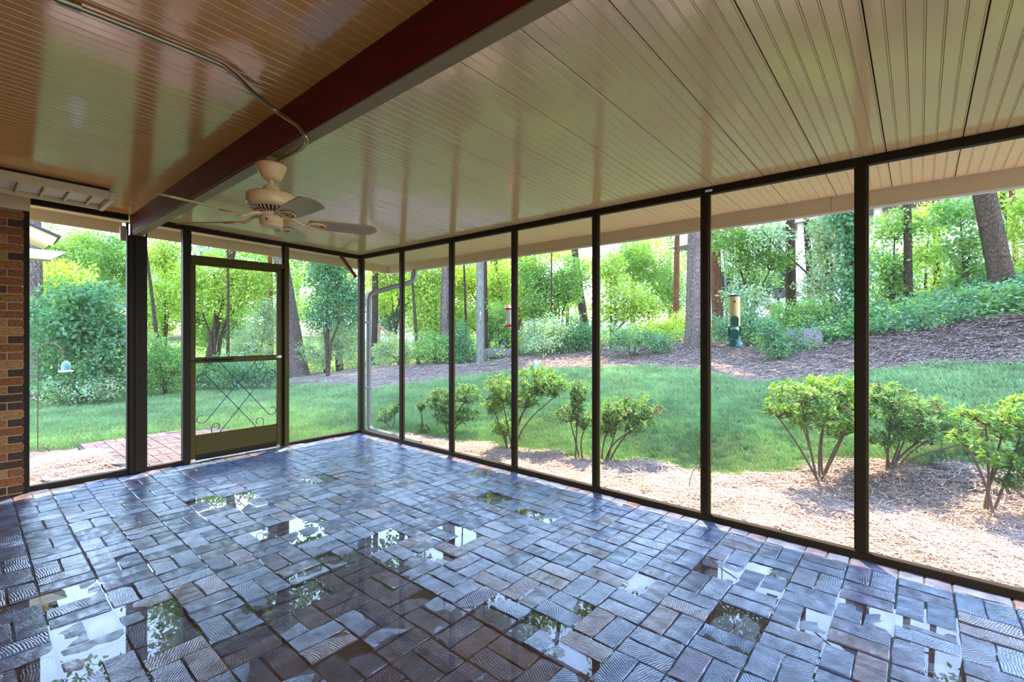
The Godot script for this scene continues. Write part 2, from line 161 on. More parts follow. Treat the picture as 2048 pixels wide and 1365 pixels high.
# ---------------------------------------------------------------- camera, sky, sun, exposure
func view_and_light() -> void:
	var cam := Camera3D.new()
	cam.name = "camera"
	cam.projection = Camera3D.PROJECTION_FRUSTUM
	cam.near = 0.05
	cam.far = 300.0
	cam.size = 2.0 * 0.05 * 682.5 / FOCAL
	cam.frustum_offset = Vector2(0, -0.05 * 16.87 / FOCAL)
	add_child(cam)
	cam.position = EYE
	cam.rotation.y = -YAW
	cam.current = true
	var env := Environment.new()
	env.background_mode = Environment.BG_SKY
	var sky := Sky.new()
	var sm := ProceduralSkyMaterial.new()
	sm.sky_top_color = Color(0.56, 0.71, 0.95)
	sm.sky_horizon_color = Color(0.86, 0.93, 1.0)
	sm.sky_curve = 0.25
	sm.sky_energy_multiplier = 1.0
	sm.ground_bottom_color = Color(0.3, 0.32, 0.25)
	sm.ground_horizon_color = Color(0.6, 0.65, 0.6)
	sm.sun_angle_max = 12.0
	sky.sky_material = sm
	env.sky = sky
	env.background_energy_multiplier = 3.8
	env.tonemap_mode = Environment.TONE_MAPPER_LINEAR
	env.tonemap_exposure = 3.5
	env.sdfgi_enabled = true
	env.ssao_enabled = true
	env.ssil_enabled = true
	var we := WorldEnvironment.new()
	we.name = "world_environment"
	we.environment = env
	add_child(we)
	var sun := DirectionalLight3D.new()
	sun.name = "sun"
	sun.basis = Basis.looking_at(Vector3(-0.92, -2.26, 0.70).normalized(), Vector3.UP)
	sun.light_color = Color(1.0, 0.93, 0.82)
	sun.light_energy = 1.9
	sun.light_angular_distance = 0.6
	sun.shadow_enabled = true
	sun.sky_mode = DirectionalLight3D.SKY_MODE_LIGHT_ONLY
	add_child(sun)


# ---------------------------------------------------------------- materials
func noise_tex(seed_: int, freq: float, size := 512, normal := 0.0, kind := FastNoiseLite.TYPE_SIMPLEX_SMOOTH, fract := FastNoiseLite.FRACTAL_FBM, ramp: Array = []) -> NoiseTexture2D:
	var n := FastNoiseLite.new()
	n.seed = seed_
	n.frequency = freq
	n.noise_type = kind
	n.fractal_type = fract
	n.fractal_octaves = 4
	var t := NoiseTexture2D.new()
	t.width = size
	t.height = size
	t.seamless = true
	t.noise = n
	if normal > 0.0:
		t.as_normal_map = true
		t.bump_strength = normal
	if ramp:
		var g := Gradient.new()
		g.offsets = PackedFloat32Array(ramp.map(func(r): return r[0]))
		g.colors = PackedColorArray(ramp.map(func(r): return r[1]))
		t.color_ramp = g
	return t


func mat(called: String, c: Color, rough := 0.6, spec := 0.5) -> StandardMaterial3D:
	var m := StandardMaterial3D.new()
	m.resource_name = called
	m.albedo_color = c
	m.roughness = rough
	m.metallic_specular = spec
	M[called] = m
	return m


func triplanar(m: StandardMaterial3D, scale: Vector3, albedo: Texture2D = null, height: Texture2D = null, depth := 0.0, world := false) -> void:
	m.uv1_triplanar = true
	m.uv1_world_triplanar = world
	m.uv1_scale = scale
	m.albedo_texture = albedo
	if height:
		m.heightmap_enabled = true
		m.heightmap_texture = height
		m.heightmap_scale = depth


func striations() -> ImageTexture:
	# the curved drag marks of a wire-cut brick, with pits
	var w := 512
	var bytes := PackedByteArray()
	bytes.resize(w * w)
	var n := FastNoiseLite.new()
	n.seed = 5
	n.frequency = 0.02
	var f := FastNoiseLite.new()
	f.seed = 6
	f.frequency = 0.09
	for y in w:
		for x in w:
			var cell := int(x / 128) + 4 * int(y / 128)
			var cx := 64.0 + 220.0 * sin(cell * 2.4)
			var cy := 64.0 + 240.0 * cos(cell * 1.7)
			var lx := float(x % 128)
			var ly := float(y % 128)
			var d := Vector2(lx - cx, ly - cy).length() + 3.0 * n.get_noise_2d(x, y)
			var v := 0.5 + 0.27 * sin(d * 1.12 + 4.0 * n.get_noise_2d(y, x)) * (0.6 + 0.8 * n.get_noise_2d(x * 1.7, y * 0.6)) + 0.22 * f.get_noise_2d(x, y)
			bytes[y * w + x] = int(clampf(v, 0.0, 1.0) * 255.0)
	return ImageTexture.create_from_image(Image.create_from_data(w, w, false, Image.FORMAT_L8, bytes))


func materials() -> void:
	var grain := noise_tex(11, 0.02, 512)
	var fine := noise_tex(12, 0.06, 512)
	var mottle := noise_tex(13, 0.012, 512, 0.0, FastNoiseLite.TYPE_SIMPLEX_SMOOTH, FastNoiseLite.FRACTAL_FBM, [[0.0, Color(0.62, 0.62, 0.62)], [0.5, Color(0.85, 0.84, 0.83)], [1.0, Color(1, 1, 1)]])
	# ceiling paint, warm cream; inner bay has warm bounced light put into its cream
	var c := mat("ceiling_cream", Color(0.80, 0.70, 0.49), 0.12, 0.71)
	c = mat("ceiling_warm_bounce", Color(0.86, 0.63, 0.31), 0.12, 0.71)
	mat("cream_trim", Color(0.84, 0.76, 0.58), 0.55)
	mat("cream_eave", Color(0.87, 0.80, 0.63), 0.6)
	mat("ceiling_backing", Color(0.16, 0.13, 0.09), 0.9)
	mat("roofing", Color(0.25, 0.24, 0.23), 0.95)
	mat("bronze", Color(0.16, 0.115, 0.05), 0.55, 0.27)
	mat("olive_bronze", Color(0.29, 0.24, 0.055), 0.55, 0.3)
	c = mat("red_beam", Color(0.45, 0.045, 0.025), 0.5, 0.4)
	triplanar(c, Vector3(3, 3, 0.5), mottle)
	mat("beam_trim", Color(0.52, 0.42, 0.24), 0.5)
	# floor bricks
	var stri := striations()
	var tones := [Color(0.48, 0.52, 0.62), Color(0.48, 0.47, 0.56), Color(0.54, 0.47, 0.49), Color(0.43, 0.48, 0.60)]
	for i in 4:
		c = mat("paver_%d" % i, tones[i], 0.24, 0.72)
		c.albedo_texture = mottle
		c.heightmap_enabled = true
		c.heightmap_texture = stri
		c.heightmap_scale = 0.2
	var dry := [Color(0.46, 0.38, 0.36), Color(0.42, 0.36, 0.36), Color(0.50, 0.41, 0.37)]
	for i in 3:
		c = mat("path_brick_%d" % i, dry[i], 0.85, 0.4)
		c.albedo_texture = mottle
		c.heightmap_enabled = true
		c.heightmap_texture = stri
		c.heightmap_scale = 0.12
	c = mat("joint_mortar", Color(0.15, 0.145, 0.15), 0.5)
	triplanar(c, Vector3(3, 3, 3), mottle, fine, 0.4, true)
	c = mat("puddle_water", Color(0.36, 0.20, 0.06, 0.35), 0.01)
	c.transparency = BaseMaterial3D.TRANSPARENCY_ALPHA
	# wall bricks
	var wt := [Color(0.72, 0.46, 0.22), Color(0.78, 0.55, 0.28), Color(0.38, 0.23, 0.14), Color(0.66, 0.38, 0.19)]
	for i in 4:
		c = mat("wall_brick_%d" % i, wt[i], 0.8)
		triplanar(c, Vector3(5, 5, 5), mottle, fine, 0.3, true)
	mat("wall_mortar", Color(0.62, 0.54, 0.40), 0.95)
	# screens
	c = mat("screen", Color(0.75, 0.75, 0.73, 0.29), 0.9, 0.2)
	c.transparency = BaseMaterial3D.TRANSPARENCY_ALPHA
	c.vertex_color_use_as_albedo = true
	# fan and metals
	mat("fan_cream", Color(0.86, 0.72, 0.49), 0.3)
	mat("blade_cream", Color(0.64, 0.52, 0.31), 0.3)
	mat("dark_vent", Color(0.12, 0.10, 0.08), 0.6)
	c = mat("conduit_metal", Color(0.66, 0.60, 0.45), 0.3)
	c.metallic = 0.85
	c = mat("steel", Color(0.7, 0.7, 0.68), 0.3)
	c.metallic = 0.9
	mat("black_iron", Color(0.05, 0.05, 0.045), 0.5)
	mat("rust_iron", Color(0.32, 0.22, 0.16), 0.7)
	mat("downspout_grey", Color(0.46, 0.45, 0.41), 0.45)
	mat("white_paint", Color(0.9, 0.9, 0.88), 0.5)
	mat("panel_white", Color(0.86, 0.80, 0.70), 0.6)
	mat("green_plastic", Color(0.03, 0.42, 0.37), 0.3)
	c = mat("yellow_tube", Color(0.86, 0.80, 0.48), 0.25)
	mat("red_plastic", Color(0.80, 0.05, 0.04), 0.3)
	mat("nectar", Color(0.80, 0.84, 0.74), 0.1)
	mat("port_black", Color(0.03, 0.03, 0.03), 0.5)
	mat("hose_grey", Color(0.62, 0.63, 0.62), 0.4)
	mat("teal_metal", Color(0.36, 0.56, 0.55), 0.35)
	# garden
	c = mat("earth", Color(1, 1, 1), 0.95, 0.2)
	c.vertex_color_use_as_albedo = true
	triplanar(c, Vector3(1.3, 1.3, 1.3), mottle, fine, 2.0, true)
	var leaf := mat("leaf", Color(1, 1, 1), 0.5, 0.4)
	leaf.vertex_color_use_as_albedo = true
	leaf.backlight_enabled = true
	leaf.backlight = Color(0.9, 1.0, 0.6)
	var blade := mat("grass_blade", Color(1, 1, 1), 0.55, 0.3)
	blade.vertex_color_use_as_albedo = true
	blade.backlight_enabled = true
	blade.backlight = Color(0.7, 0.8, 0.5)
	c = mat("straw", Color(1, 1, 1), 0.7, 0.3)
	c.vertex_color_use_as_albedo = true
	var ridged := noise_tex(21, 0.018, 512, 0.0, FastNoiseLite.TYPE_SIMPLEX_SMOOTH, FastNoiseLite.FRACTAL_RIDGED)
	var barktone := noise_tex(21, 0.018, 512, 0.0, FastNoiseLite.TYPE_SIMPLEX_SMOOTH, FastNoiseLite.FRACTAL_RIDGED, [[0.0, Color(1, 1, 1)], [0.55, Color(0.8, 0.78, 0.76)], [0.85, Color(0.4, 0.36, 0.33)]])
	var barks := [Color(0.62, 0.55, 0.51), Color(0.44, 0.37, 0.30), Color(0.66, 0.46, 0.33), Color(0.85, 0.83, 0.78)]
	for i in 4:
		c = mat("bark_%d" % i, barks[i], 0.9, 0.2)
		triplanar(c, Vector3(3.2, 0.7, 3.2), barktone, ridged, -4.0)
	c = mat("weathered_wood", Color(0.62, 0.58, 0.57), 0.9)
	triplanar(c, Vector3(3.5, 0.8, 3.5), barktone, ridged, -3.0)
	c = mat("pole_wood", Color(0.55, 0.56, 0.50), 0.85)
	triplanar(c, Vector3(6, 0.25, 6), barktone, ridged, -0.6)
	mat("tan_wood", Color(0.75, 0.52, 0.34), 0.7)
	mat("stem_brown", Color(0.36, 0.27, 0.19), 0.85)
	mat("house_white", Color(0.92, 0.88, 0.86), 0.7)
	mat("house_roof", Color(0.52, 0.45, 0.44), 0.9)
	mat("window_dark", Color(0.12, 0.14, 0.16), 0.1)
	mat("concrete", Color(0.80, 0.76, 0.70), 0.9)
	mat("car_blue", Color(0.55, 0.68, 0.76), 0.25)
	mat("car_glass", Color(0.20, 0.28, 0.33), 0.05)
	mat("rubber", Color(0.04, 0.04, 0.04), 0.8)
	mat("grey_metal", Color(0.68, 0.70, 0.72), 0.5)


# ---------------------------------------------------------------- building helpers
func numbered(called: String) -> String:
	var n: int = names.get(called, 0)
	names[called] = n + 1
	return called if n == 0 else "%s_%03d" % [called, n]


func begin() -> SurfaceTool:
	var st := SurfaceTool.new()
	st.begin(Mesh.PRIMITIVE_TRIANGLES)
	return st


func tri(st: SurfaceTool, a: Vector3, b: Vector3, c: Vector3, out: Vector3) -> void:
	# winds the triangle so that its front looks along out
	if (a - c).cross(a - b).dot(out) < 0.0:
		var t := b
		b = c
		c = t
	st.add_vertex(a)
	st.add_vertex(b)
	st.add_vertex(c)


func quad(st: SurfaceTool, a: Vector3, b: Vector3, c: Vector3, d: Vector3, out: Vector3) -> void:
	tri(st, a, b, c, out)
	tri(st, a, c, d, out)


func box(st: SurfaceTool, xf: Transform3D, size: Vector3, bevel := 0.004) -> void:
	st.set_smooth_group(-1)
	var h := size / 2.0
	var b: float = min(bevel, min(h.x, min(h.y, h.z)) * 0.45)
	var o := xf.origin
	for ax in 3:
		for s in [-1.0, 1.0]:
			var p := []
			for q in [[-1, -1], [1, -1], [1, 1], [-1, 1]]:
				var v := Vector3.ZERO
				v[ax] = s * h[ax]
				v[(ax + 1) % 3] = q[0] * (h[(ax + 1) % 3] - b)
				v[(ax + 2) % 3] = q[1] * (h[(ax + 2) % 3] - b)
				p.append(xf * v)
			var n := Vector3.ZERO
			n[ax] = s
			quad(st, p[0], p[1], p[2], p[3], xf.basis * n)
	if b <= 0.0:
		return
	for ax in 3:
		var u := (ax + 1) % 3
		var w := (ax + 2) % 3
		for su in [-1.0, 1.0]:
			for sw in [-1.0, 1.0]:
				var p := []
				for q in [[-1, 0], [1, 0], [1, 1], [-1, 1]]:
					var v := Vector3.ZERO
					v[ax] = q[0] * (h[ax] - b)
					v[u] = su * (h[u] - (0.0 if q[1] == 0 else b))
					v[w] = sw * (h[w] - (b if q[1] == 0 else 0.0))
					p.append(xf * v)
				var n := Vector3.ZERO
				n[u] = su
				n[w] = sw
				quad(st, p[0], p[1], p[2], p[3], xf.basis * n)
	for sx in [-1.0, 1.0]:
		for sy in [-1.0, 1.0]:
			for sz in [-1.0, 1.0]:
				var s := Vector3(sx, sy, sz)
				tri(st, xf * (s * Vector3(h.x, h.y - b, h.z - b)), xf * (s * Vector3(h.x - b, h.y, h.z - b)), xf * (s * Vector3(h.x - b, h.y - b, h.z)), xf.basis * s)


func abox(st: SurfaceTool, lo: Vector3, hi: Vector3, bevel := 0.004) -> void:
	box(st, Transform3D(Basis.IDENTITY, (lo + hi) / 2.0), (hi - lo).abs(), bevel)


func tube(st: SurfaceTool, pts: Array, radii: Array, sides := 8, wobble := 0.0) -> void:
	st.set_smooth_group(0)
	var rings := []
	var side := Vector3.ZERO
	for i in pts.size():
		var t: Vector3 = (pts[min(i + 1, pts.size() - 1)] - pts[max(i - 1, 0)]).normalized()
		if side == Vector3.ZERO:
			side = t.cross(Vector3.UP if absf(t.y) < 0.9 else Vector3.RIGHT).normalized()
		side = (side - t * side.dot(t)).normalized()
		var up := side.cross(t)
		var ring := []
		for k in sides:
			var a := TAU * k / sides
			var r: float = radii[min(i, radii.size() - 1)]
			if wobble > 0.0:
				r *= 1.0 + wobble * sin(a * 3.0 + i * 0.7) + wobble * 0.7 * sin(a * 5.0 - i * 1.3)
			ring.append(pts[i] + (side * cos(a) + up * sin(a)) * r)
		rings.append(ring)
	for i in pts.size() - 1:
		var mid: Vector3 = (pts[i] + pts[i + 1]) / 2.0
		for k in sides:
			var a: Vector3 = rings[i][k]
			var b: Vector3 = rings[i][(k + 1) % sides]
			var c: Vector3 = rings[i + 1][(k + 1) % sides]
			var d: Vector3 = rings[i + 1][k]
			quad(st, a, b, c, d, (a + b + c + d) / 4.0 - mid)
	st.set_smooth_group(-1)
	for e in [0, pts.size() - 1]:
		var out: Vector3 = (pts[0] - pts[1]) if e == 0 else (pts[e] - pts[e - 1])
		for k in sides:
			tri(st, pts[e], rings[e][k], rings[e][(k + 1) % sides], out)


func lathe(st: SurfaceTool, profile: Array, xf: Transform3D, segs := 24, groups := true) -> void:
	# profile: (radius, height) from the bottom to the top
	for i in profile.size() - 1:
		st.set_smooth_group(i % 30 + 1 if groups else 0)
		var p: Vector2 = profile[i]
		var q: Vector2 = profile[i + 1]
		for k in segs:
			var a0 := TAU * k / segs
			var a1 := TAU * (k + 1) / segs
			var d0 := Vector3(cos(a0), 0, sin(a0))
			var d1 := Vector3(cos(a1), 0, sin(a1))
			var out := (d0 + d1).normalized() * (q.y - p.y) + Vector3.UP * (p.x - q.x)
			var v := [xf * (d0 * p.x + Vector3.UP * p.y), xf * (d1 * p.x + Vector3.UP * p.y), xf * (d1 * q.x + Vector3.UP * q.y), xf * (d0 * q.x + Vector3.UP * q.y)]
			if p.x > 0.0001:
				tri(st, v[0], v[1], v[2] if q.x > 0.0001 else v[3], xf.basis * out)
			if q.x > 0.0001:
				tri(st, v[0], v[2], v[3], xf.basis * out)


func slab(st: SurfaceTool, poly: PackedVector2Array, y0: float, y1: float, xf: Transform3D) -> void:
	# a flat shape in x and z, with thickness
	st.set_smooth_group(-1)
	var idx := Geometry2D.triangulate_polygon(poly)
	for k in range(0, idx.size(), 3):
		for y in [y0, y1]:
			var v := []
			for j in 3:
				v.append(xf * Vector3(poly[idx[k + j]].x, y, poly[idx[k + j]].y))
			tri(st, v[0], v[1], v[2], xf.basis * Vector3(0, -1.0 if y == y0 else 1.0, 0))
	var cw := Geometry2D.is_polygon_clockwise(poly)
	for k in poly.size():
		var a := poly[k]
		var b := poly[(k + 1) % poly.size()]
		var n := Vector2(b.y - a.y, a.x - b.x) * (-1.0 if cw else 1.0)
		quad(st, xf * Vector3(a.x, y0, a.y), xf * Vector3(b.x, y0, b.y), xf * Vector3(b.x, y1, b.y), xf * Vector3(a.x, y1, a.y), xf.basis * Vector3(n.x, 0, n.y))


func obj(called: String, st: SurfaceTool, m: Material, parent: Node3D = null) -> MeshInstance3D:
	st.generate_normals()
	var o := MeshInstance3D.new()
	o.mesh = st.commit()
	o.mesh.surface_set_material(0, m)
	place(o, called, parent)
	return o


func place(o: Node3D, called: String, parent: Node3D = null) -> void:
	if parent:
		o.name = called
		parent.add_child(o, true)
	else:
		o.name = numbered(called)
		add_child(o)


func copy_of(mesh: Mesh, called: String, m: Material, xf: Transform3D, parent: Node3D) -> MeshInstance3D:
	var o := MeshInstance3D.new()
	o.mesh = mesh
	o.material_override = m
	o.transform = xf
	place(o, called, parent)
	return o


func tag(o: Node3D, label := "", category := "", group := "", kind := "") -> Node3D:
	for k in [["label", label], ["category", category], ["group", group], ["kind", kind]]:
		if k[1]:
			o.set_meta(k[0], k[1])
	return o


func thing(called: String, label: String, category: String, at := Vector3.ZERO, group := "") -> Node3D:
	var o := Node3D.new()
	place(o, called)
	o.position = at
	tag(o, label, category, group)
	return o


func setting(called: String, label := "", at := Vector3.ZERO) -> Node3D:
	var o := Node3D.new()
	place(o, called)
	o.position = at
	tag(o, label, "", "", "structure")
	return o


func swarm(called: String, mesh: Mesh, m: Material, where: Array, tints: Array, parent: Node3D = null) -> MultiMeshInstance3D:
	var mm := MultiMesh.new()
	mm.transform_format = MultiMesh.TRANSFORM_3D
	mm.use_colors = true
	mm.mesh = mesh
	mm.instance_count = where.size()
	for i in where.size():
		mm.set_instance_transform(i, where[i])
		mm.set_instance_color(i, tints[i])
	var o := MultiMeshInstance3D.new()
	o.multimesh = mm
	o.material_override = m
	place(o, called, parent)
	o.set_meta("kind", "stuff")
	return o


func along(a: Vector3, b: Vector3, n: int) -> Array:
	var p := []
	for i in n + 1:
		p.append(a.lerp(b, float(i) / n))
	return p


func rounded(corners: Array, r: float, steps := 5) -> Array:
	# a path through corners with its bends rounded off
	var p := [corners[0]]
	for i in range(1, corners.size() - 1):
		var a: Vector3 = corners[i] + (corners[i - 1] - corners[i]).limit_length(r)
		var b: Vector3 = corners[i] + (corners[i + 1] - corners[i]).limit_length(r)
		for k in steps + 1:
			var t := float(k) / steps
			p.append(a.lerp(corners[i], t).lerp(corners[i].lerp(b, t), t))
	p.append(corners[-1])
	return p


func smooth_path(p: Array, steps: int) -> Array:
	# a curve through all the points
	var q := []
	for i in p.size() - 1:
		for k in steps:
			q.append(p[i].cubic_interpolate(p[i + 1], p[max(i - 1, 0)], p[min(i + 2, p.size() - 1)], float(k) / steps))
	q.append(p[-1])
	return q


func ball(r: RandomNumberGenerator) -> Vector3:
	var z := r.randf_range(-1, 1)
	var a := r.randf_range(0, TAU)
	var q := sqrt(1.0 - z * z)
	return Vector3(q * cos(a), z, q * sin(a))


# ---------------------------------------------------------------- the lie of the land
func land(x: float, z: float) -> float:
	var sl := (0.15 + 0.03 * maxf(0.0, minf(z, 9.0) - 3.5)) * (0.3 + 0.7 * smoothstep(-10.0, -3.0, z))
	var s := maxf(0.0, x - 1.0)
	if s > 8.0:
		s = 8.0 + (s - 8.0) * 0.35
	var h := -0.1 + sl * s * smoothstep(0.0, 1.5, s)
	if z < -8.0:
		h += 0.03 * (-8.0 - z)
	return h


func bed_edge(z: float) -> float:
	# outer edge of the straw bed along the long screen wall
	var k := [Vector2(-0.3, 0.2), Vector2(0.0, 0.37), Vector2(1.0, 0.67), Vector2(2.1, 0.91), Vector2(3.0, 1.12), Vector2(3.6, 1.3), Vector2(4.3, 1.32), Vector2(5.2, 2.1), Vector2(6.0, 2.25), Vector2(9.0, 2.2)]
	return table(k, z)


func table(k: Array, v: float) -> float:
	if v <= k[0].x:
		return k[0].y
	for i in k.size() - 1:
		if v <= k[i + 1].x:
			return lerpf(k[i].y, k[i + 1].y, (v - k[i].x) / (k[i + 1].x - k[i].x))
	return k[-1].y


func lawn_edge(z: float) -> float:
	# x where the lawn ends and the straw bank begins
	return table(EDGE, z)


func zone(x: float, z: float) -> int:
	# 0 lawn, 1 pine straw, 2 woodland floor, 3 bare soil
	var w := 0.12 * hill.get_noise_2d(x * 6.0, z * 6.0)
	if z > -0.1 and x > 0.0 and x < bed_edge(z) + w:
		return 1
	if z < 0.0 and x < -2.3 + w and z > -1.75 + w * 2.0:
		return 1
	if z < 0.0 and x < -1.6 + w and z > -2.35 + w:
		return 3
	if x < 0.0 and z > 0.0:
		return 3
	if z > -6.9:
		if x < lawn_edge(z) + w:
			return 0
		var band := 2.6 + 0.9 * smoothstep(-2.0, 4.0, z) - 0.9 * smoothstep(3.0, 6.5, z)
		return 1 if x < lawn_edge(z) + band + w * 3.0 else 2
	var far := -8.15 + w + 1.2 * smoothstep(0.3, 1.8, x)
	if z > far:
		return 0
	return 1 if z > far - 0.7 else 2


# ---------------------------------------------------------------- ground
func ground() -> void:
	var xs := []
	var zs := []
	var v := -60.0
	while v < 75.0:
		xs.append(v)
		v += 4.0 if v < -14.0 or v > 26.0 else (0.28 if v > -5.0 and v < 11.0 else 0.8)
	v = -75.0
	while v < 45.0:
		zs.append(v)
		v += 4.0 if v < -30.0 or v > 18.0 else (0.28 if v > -11.0 and v < 9.0 else 0.8)
	var pos := PackedVector3Array()
	var col := PackedColorArray()
	var idx := PackedInt32Array()
	var tones := [Color(0.17, 0.22, 0.10), Color(0.33, 0.23, 0.185), Color(0.20, 0.18, 0.10), Color(0.24, 0.20, 0.16)]
	for z in zs:
		for x in xs:
			var k := zone(x, z)
			var bump: float = 0.03 * hill.get_noise_2d(x * 5.0, z * 5.0) + 0.015 * patch.get_noise_2d(x * 4.0, z * 4.0)
			if x < 0.35 and z > -0.3:
				bump = -0.03
			pos.append(Vector3(x, land(x, z) + bump, z))
			var c: Color = tones[k]
			c = c * (1.0 + 0.35 * patch.get_noise_2d(x * 2.0, z * 2.0))
			c.a = 1.0
			col.append(c)
	var w := xs.size()
	for j in zs.size() - 1:
		for i in w - 1:
			var a := j * w + i
			idx.append_array([a, a + 1, a + w, a + 1, a + w + 1, a + w])
	var arr := []
	arr.resize(Mesh.ARRAY_MAX)
	arr[Mesh.ARRAY_VERTEX] = pos
	arr[Mesh.ARRAY_COLOR] = col
	arr[Mesh.ARRAY_INDEX] = idx
	var am := ArrayMesh.new()
	am.add_surface_from_arrays(Mesh.PRIMITIVE_TRIANGLES, arr)
	var st := SurfaceTool.new()
	st.create_from(am, 0)
	st.generate_normals()
	var o := MeshInstance3D.new()
	o.mesh = st.commit()
	o.mesh.surface_set_material(0, M.earth)
	place(o, "ground")
	tag(o, "garden ground of lawn soil and pine straw rising to a bank", "", "", "structure")


# ---------------------------------------------------------------- brick floor
func paver_mesh(seed_: int, l: float, wd: float) -> ArrayMesh:
	var r := RandomNumberGenerator.new()
	r.seed = seed_
	var st := begin()
	var uv0 := Vector2((seed_ % 4) * 0.25, (int(seed_ / 4) % 4) * 0.25)
	var top := []
	var rim := []
	var ins := 0.006
	for j in 3:
		for i in 5:
			var fx := i / 4.0 - 0.5
			var fz := j / 2.0 - 0.5
			var edge := i == 0 or i == 4 or j == 0 or j == 2
			top.append(Vector3(fx * (l - ins) + (r.randf_range(-0.003, 0.003) if edge else 0.0), r.randf_range(-0.0016, 0.0016) - (r.randf_range(0.0, 0.0018) if edge else 0.0), fz * (wd - ins) + (r.randf_range(-0.003, 0.003) if edge else 0.0)))
	var loop := [0, 1, 2, 3, 4, 9, 14, 13, 12, 11, 10, 5]
	for k in loop:
		var i: int = k % 5
		var j: int = k / 5
		rim.append(Vector3((i / 4.0 - 0.5) * l + r.randf_range(-0.001, 0.001), -0.0042 + r.randf_range(-0.0008, 0.0008), (j / 2.0 - 0.5) * wd + r.randf_range(-0.001, 0.001)))
	st.set_smooth_group(1)
	for j in 2:
		for i in 4:
			uvquad(st, top[j * 5 + i], top[j * 5 + i + 1], top[j * 5 + i + 6], top[j * 5 + i + 5], Vector3.UP, uv0)
	st.set_smooth_group(2)
	for k in 12:
		var a: Vector3 = top[loop[k]]
		var b: Vector3 = top[loop[(k + 1) % 12]]
		uvquad(st, a, b, rim[(k + 1) % 12], rim[k], Vector3.UP, uv0)
	st.set_smooth_group(-1)
	var low := Vector3(0, -0.045, 0)
	for e in [[0, 4], [4, 6], [6, 10], [10, 0]]:
		var a: Vector3 = rim[e[0]]
		var b: Vector3 = rim[e[1]]
		uvquad(st, a, b, b + low, a + low, (a + b) / 2.0 * Vector3(1, 0, 1), uv0)
	st.generate_normals()
	st.generate_tangents()
	return st.commit()


func uvquad(st: SurfaceTool, a: Vector3, b: Vector3, c: Vector3, d: Vector3, out: Vector3, uv0: Vector2) -> void:
	for t in [[a, b, c], [a, c, d]]:
		var p: Array = t
		if (p[0] - p[2]).cross(p[0] - p[1]).dot(out) < 0.0:
			p = [p[0], p[2], p[1]]
		for v in p:
			st.set_uv(uv0 + Vector2(v.x + 0.12, v.z + 0.12 - v.y) * 1.04)
			st.add_vertex(v)


func dip(x: float, z: float) -> float:
	var h := 0.0028 * hill.get_noise_2d(x * 3.0, z * 3.0)
	for p in HOLLOWS:
		var d2: float = (Vector2(x - p.x, z - p.y).length_squared()) / (p.z * p.z)
		if d2 < 6.0:
			h -= 0.011 * exp(-d2)
	return maxf(h, -0.014)


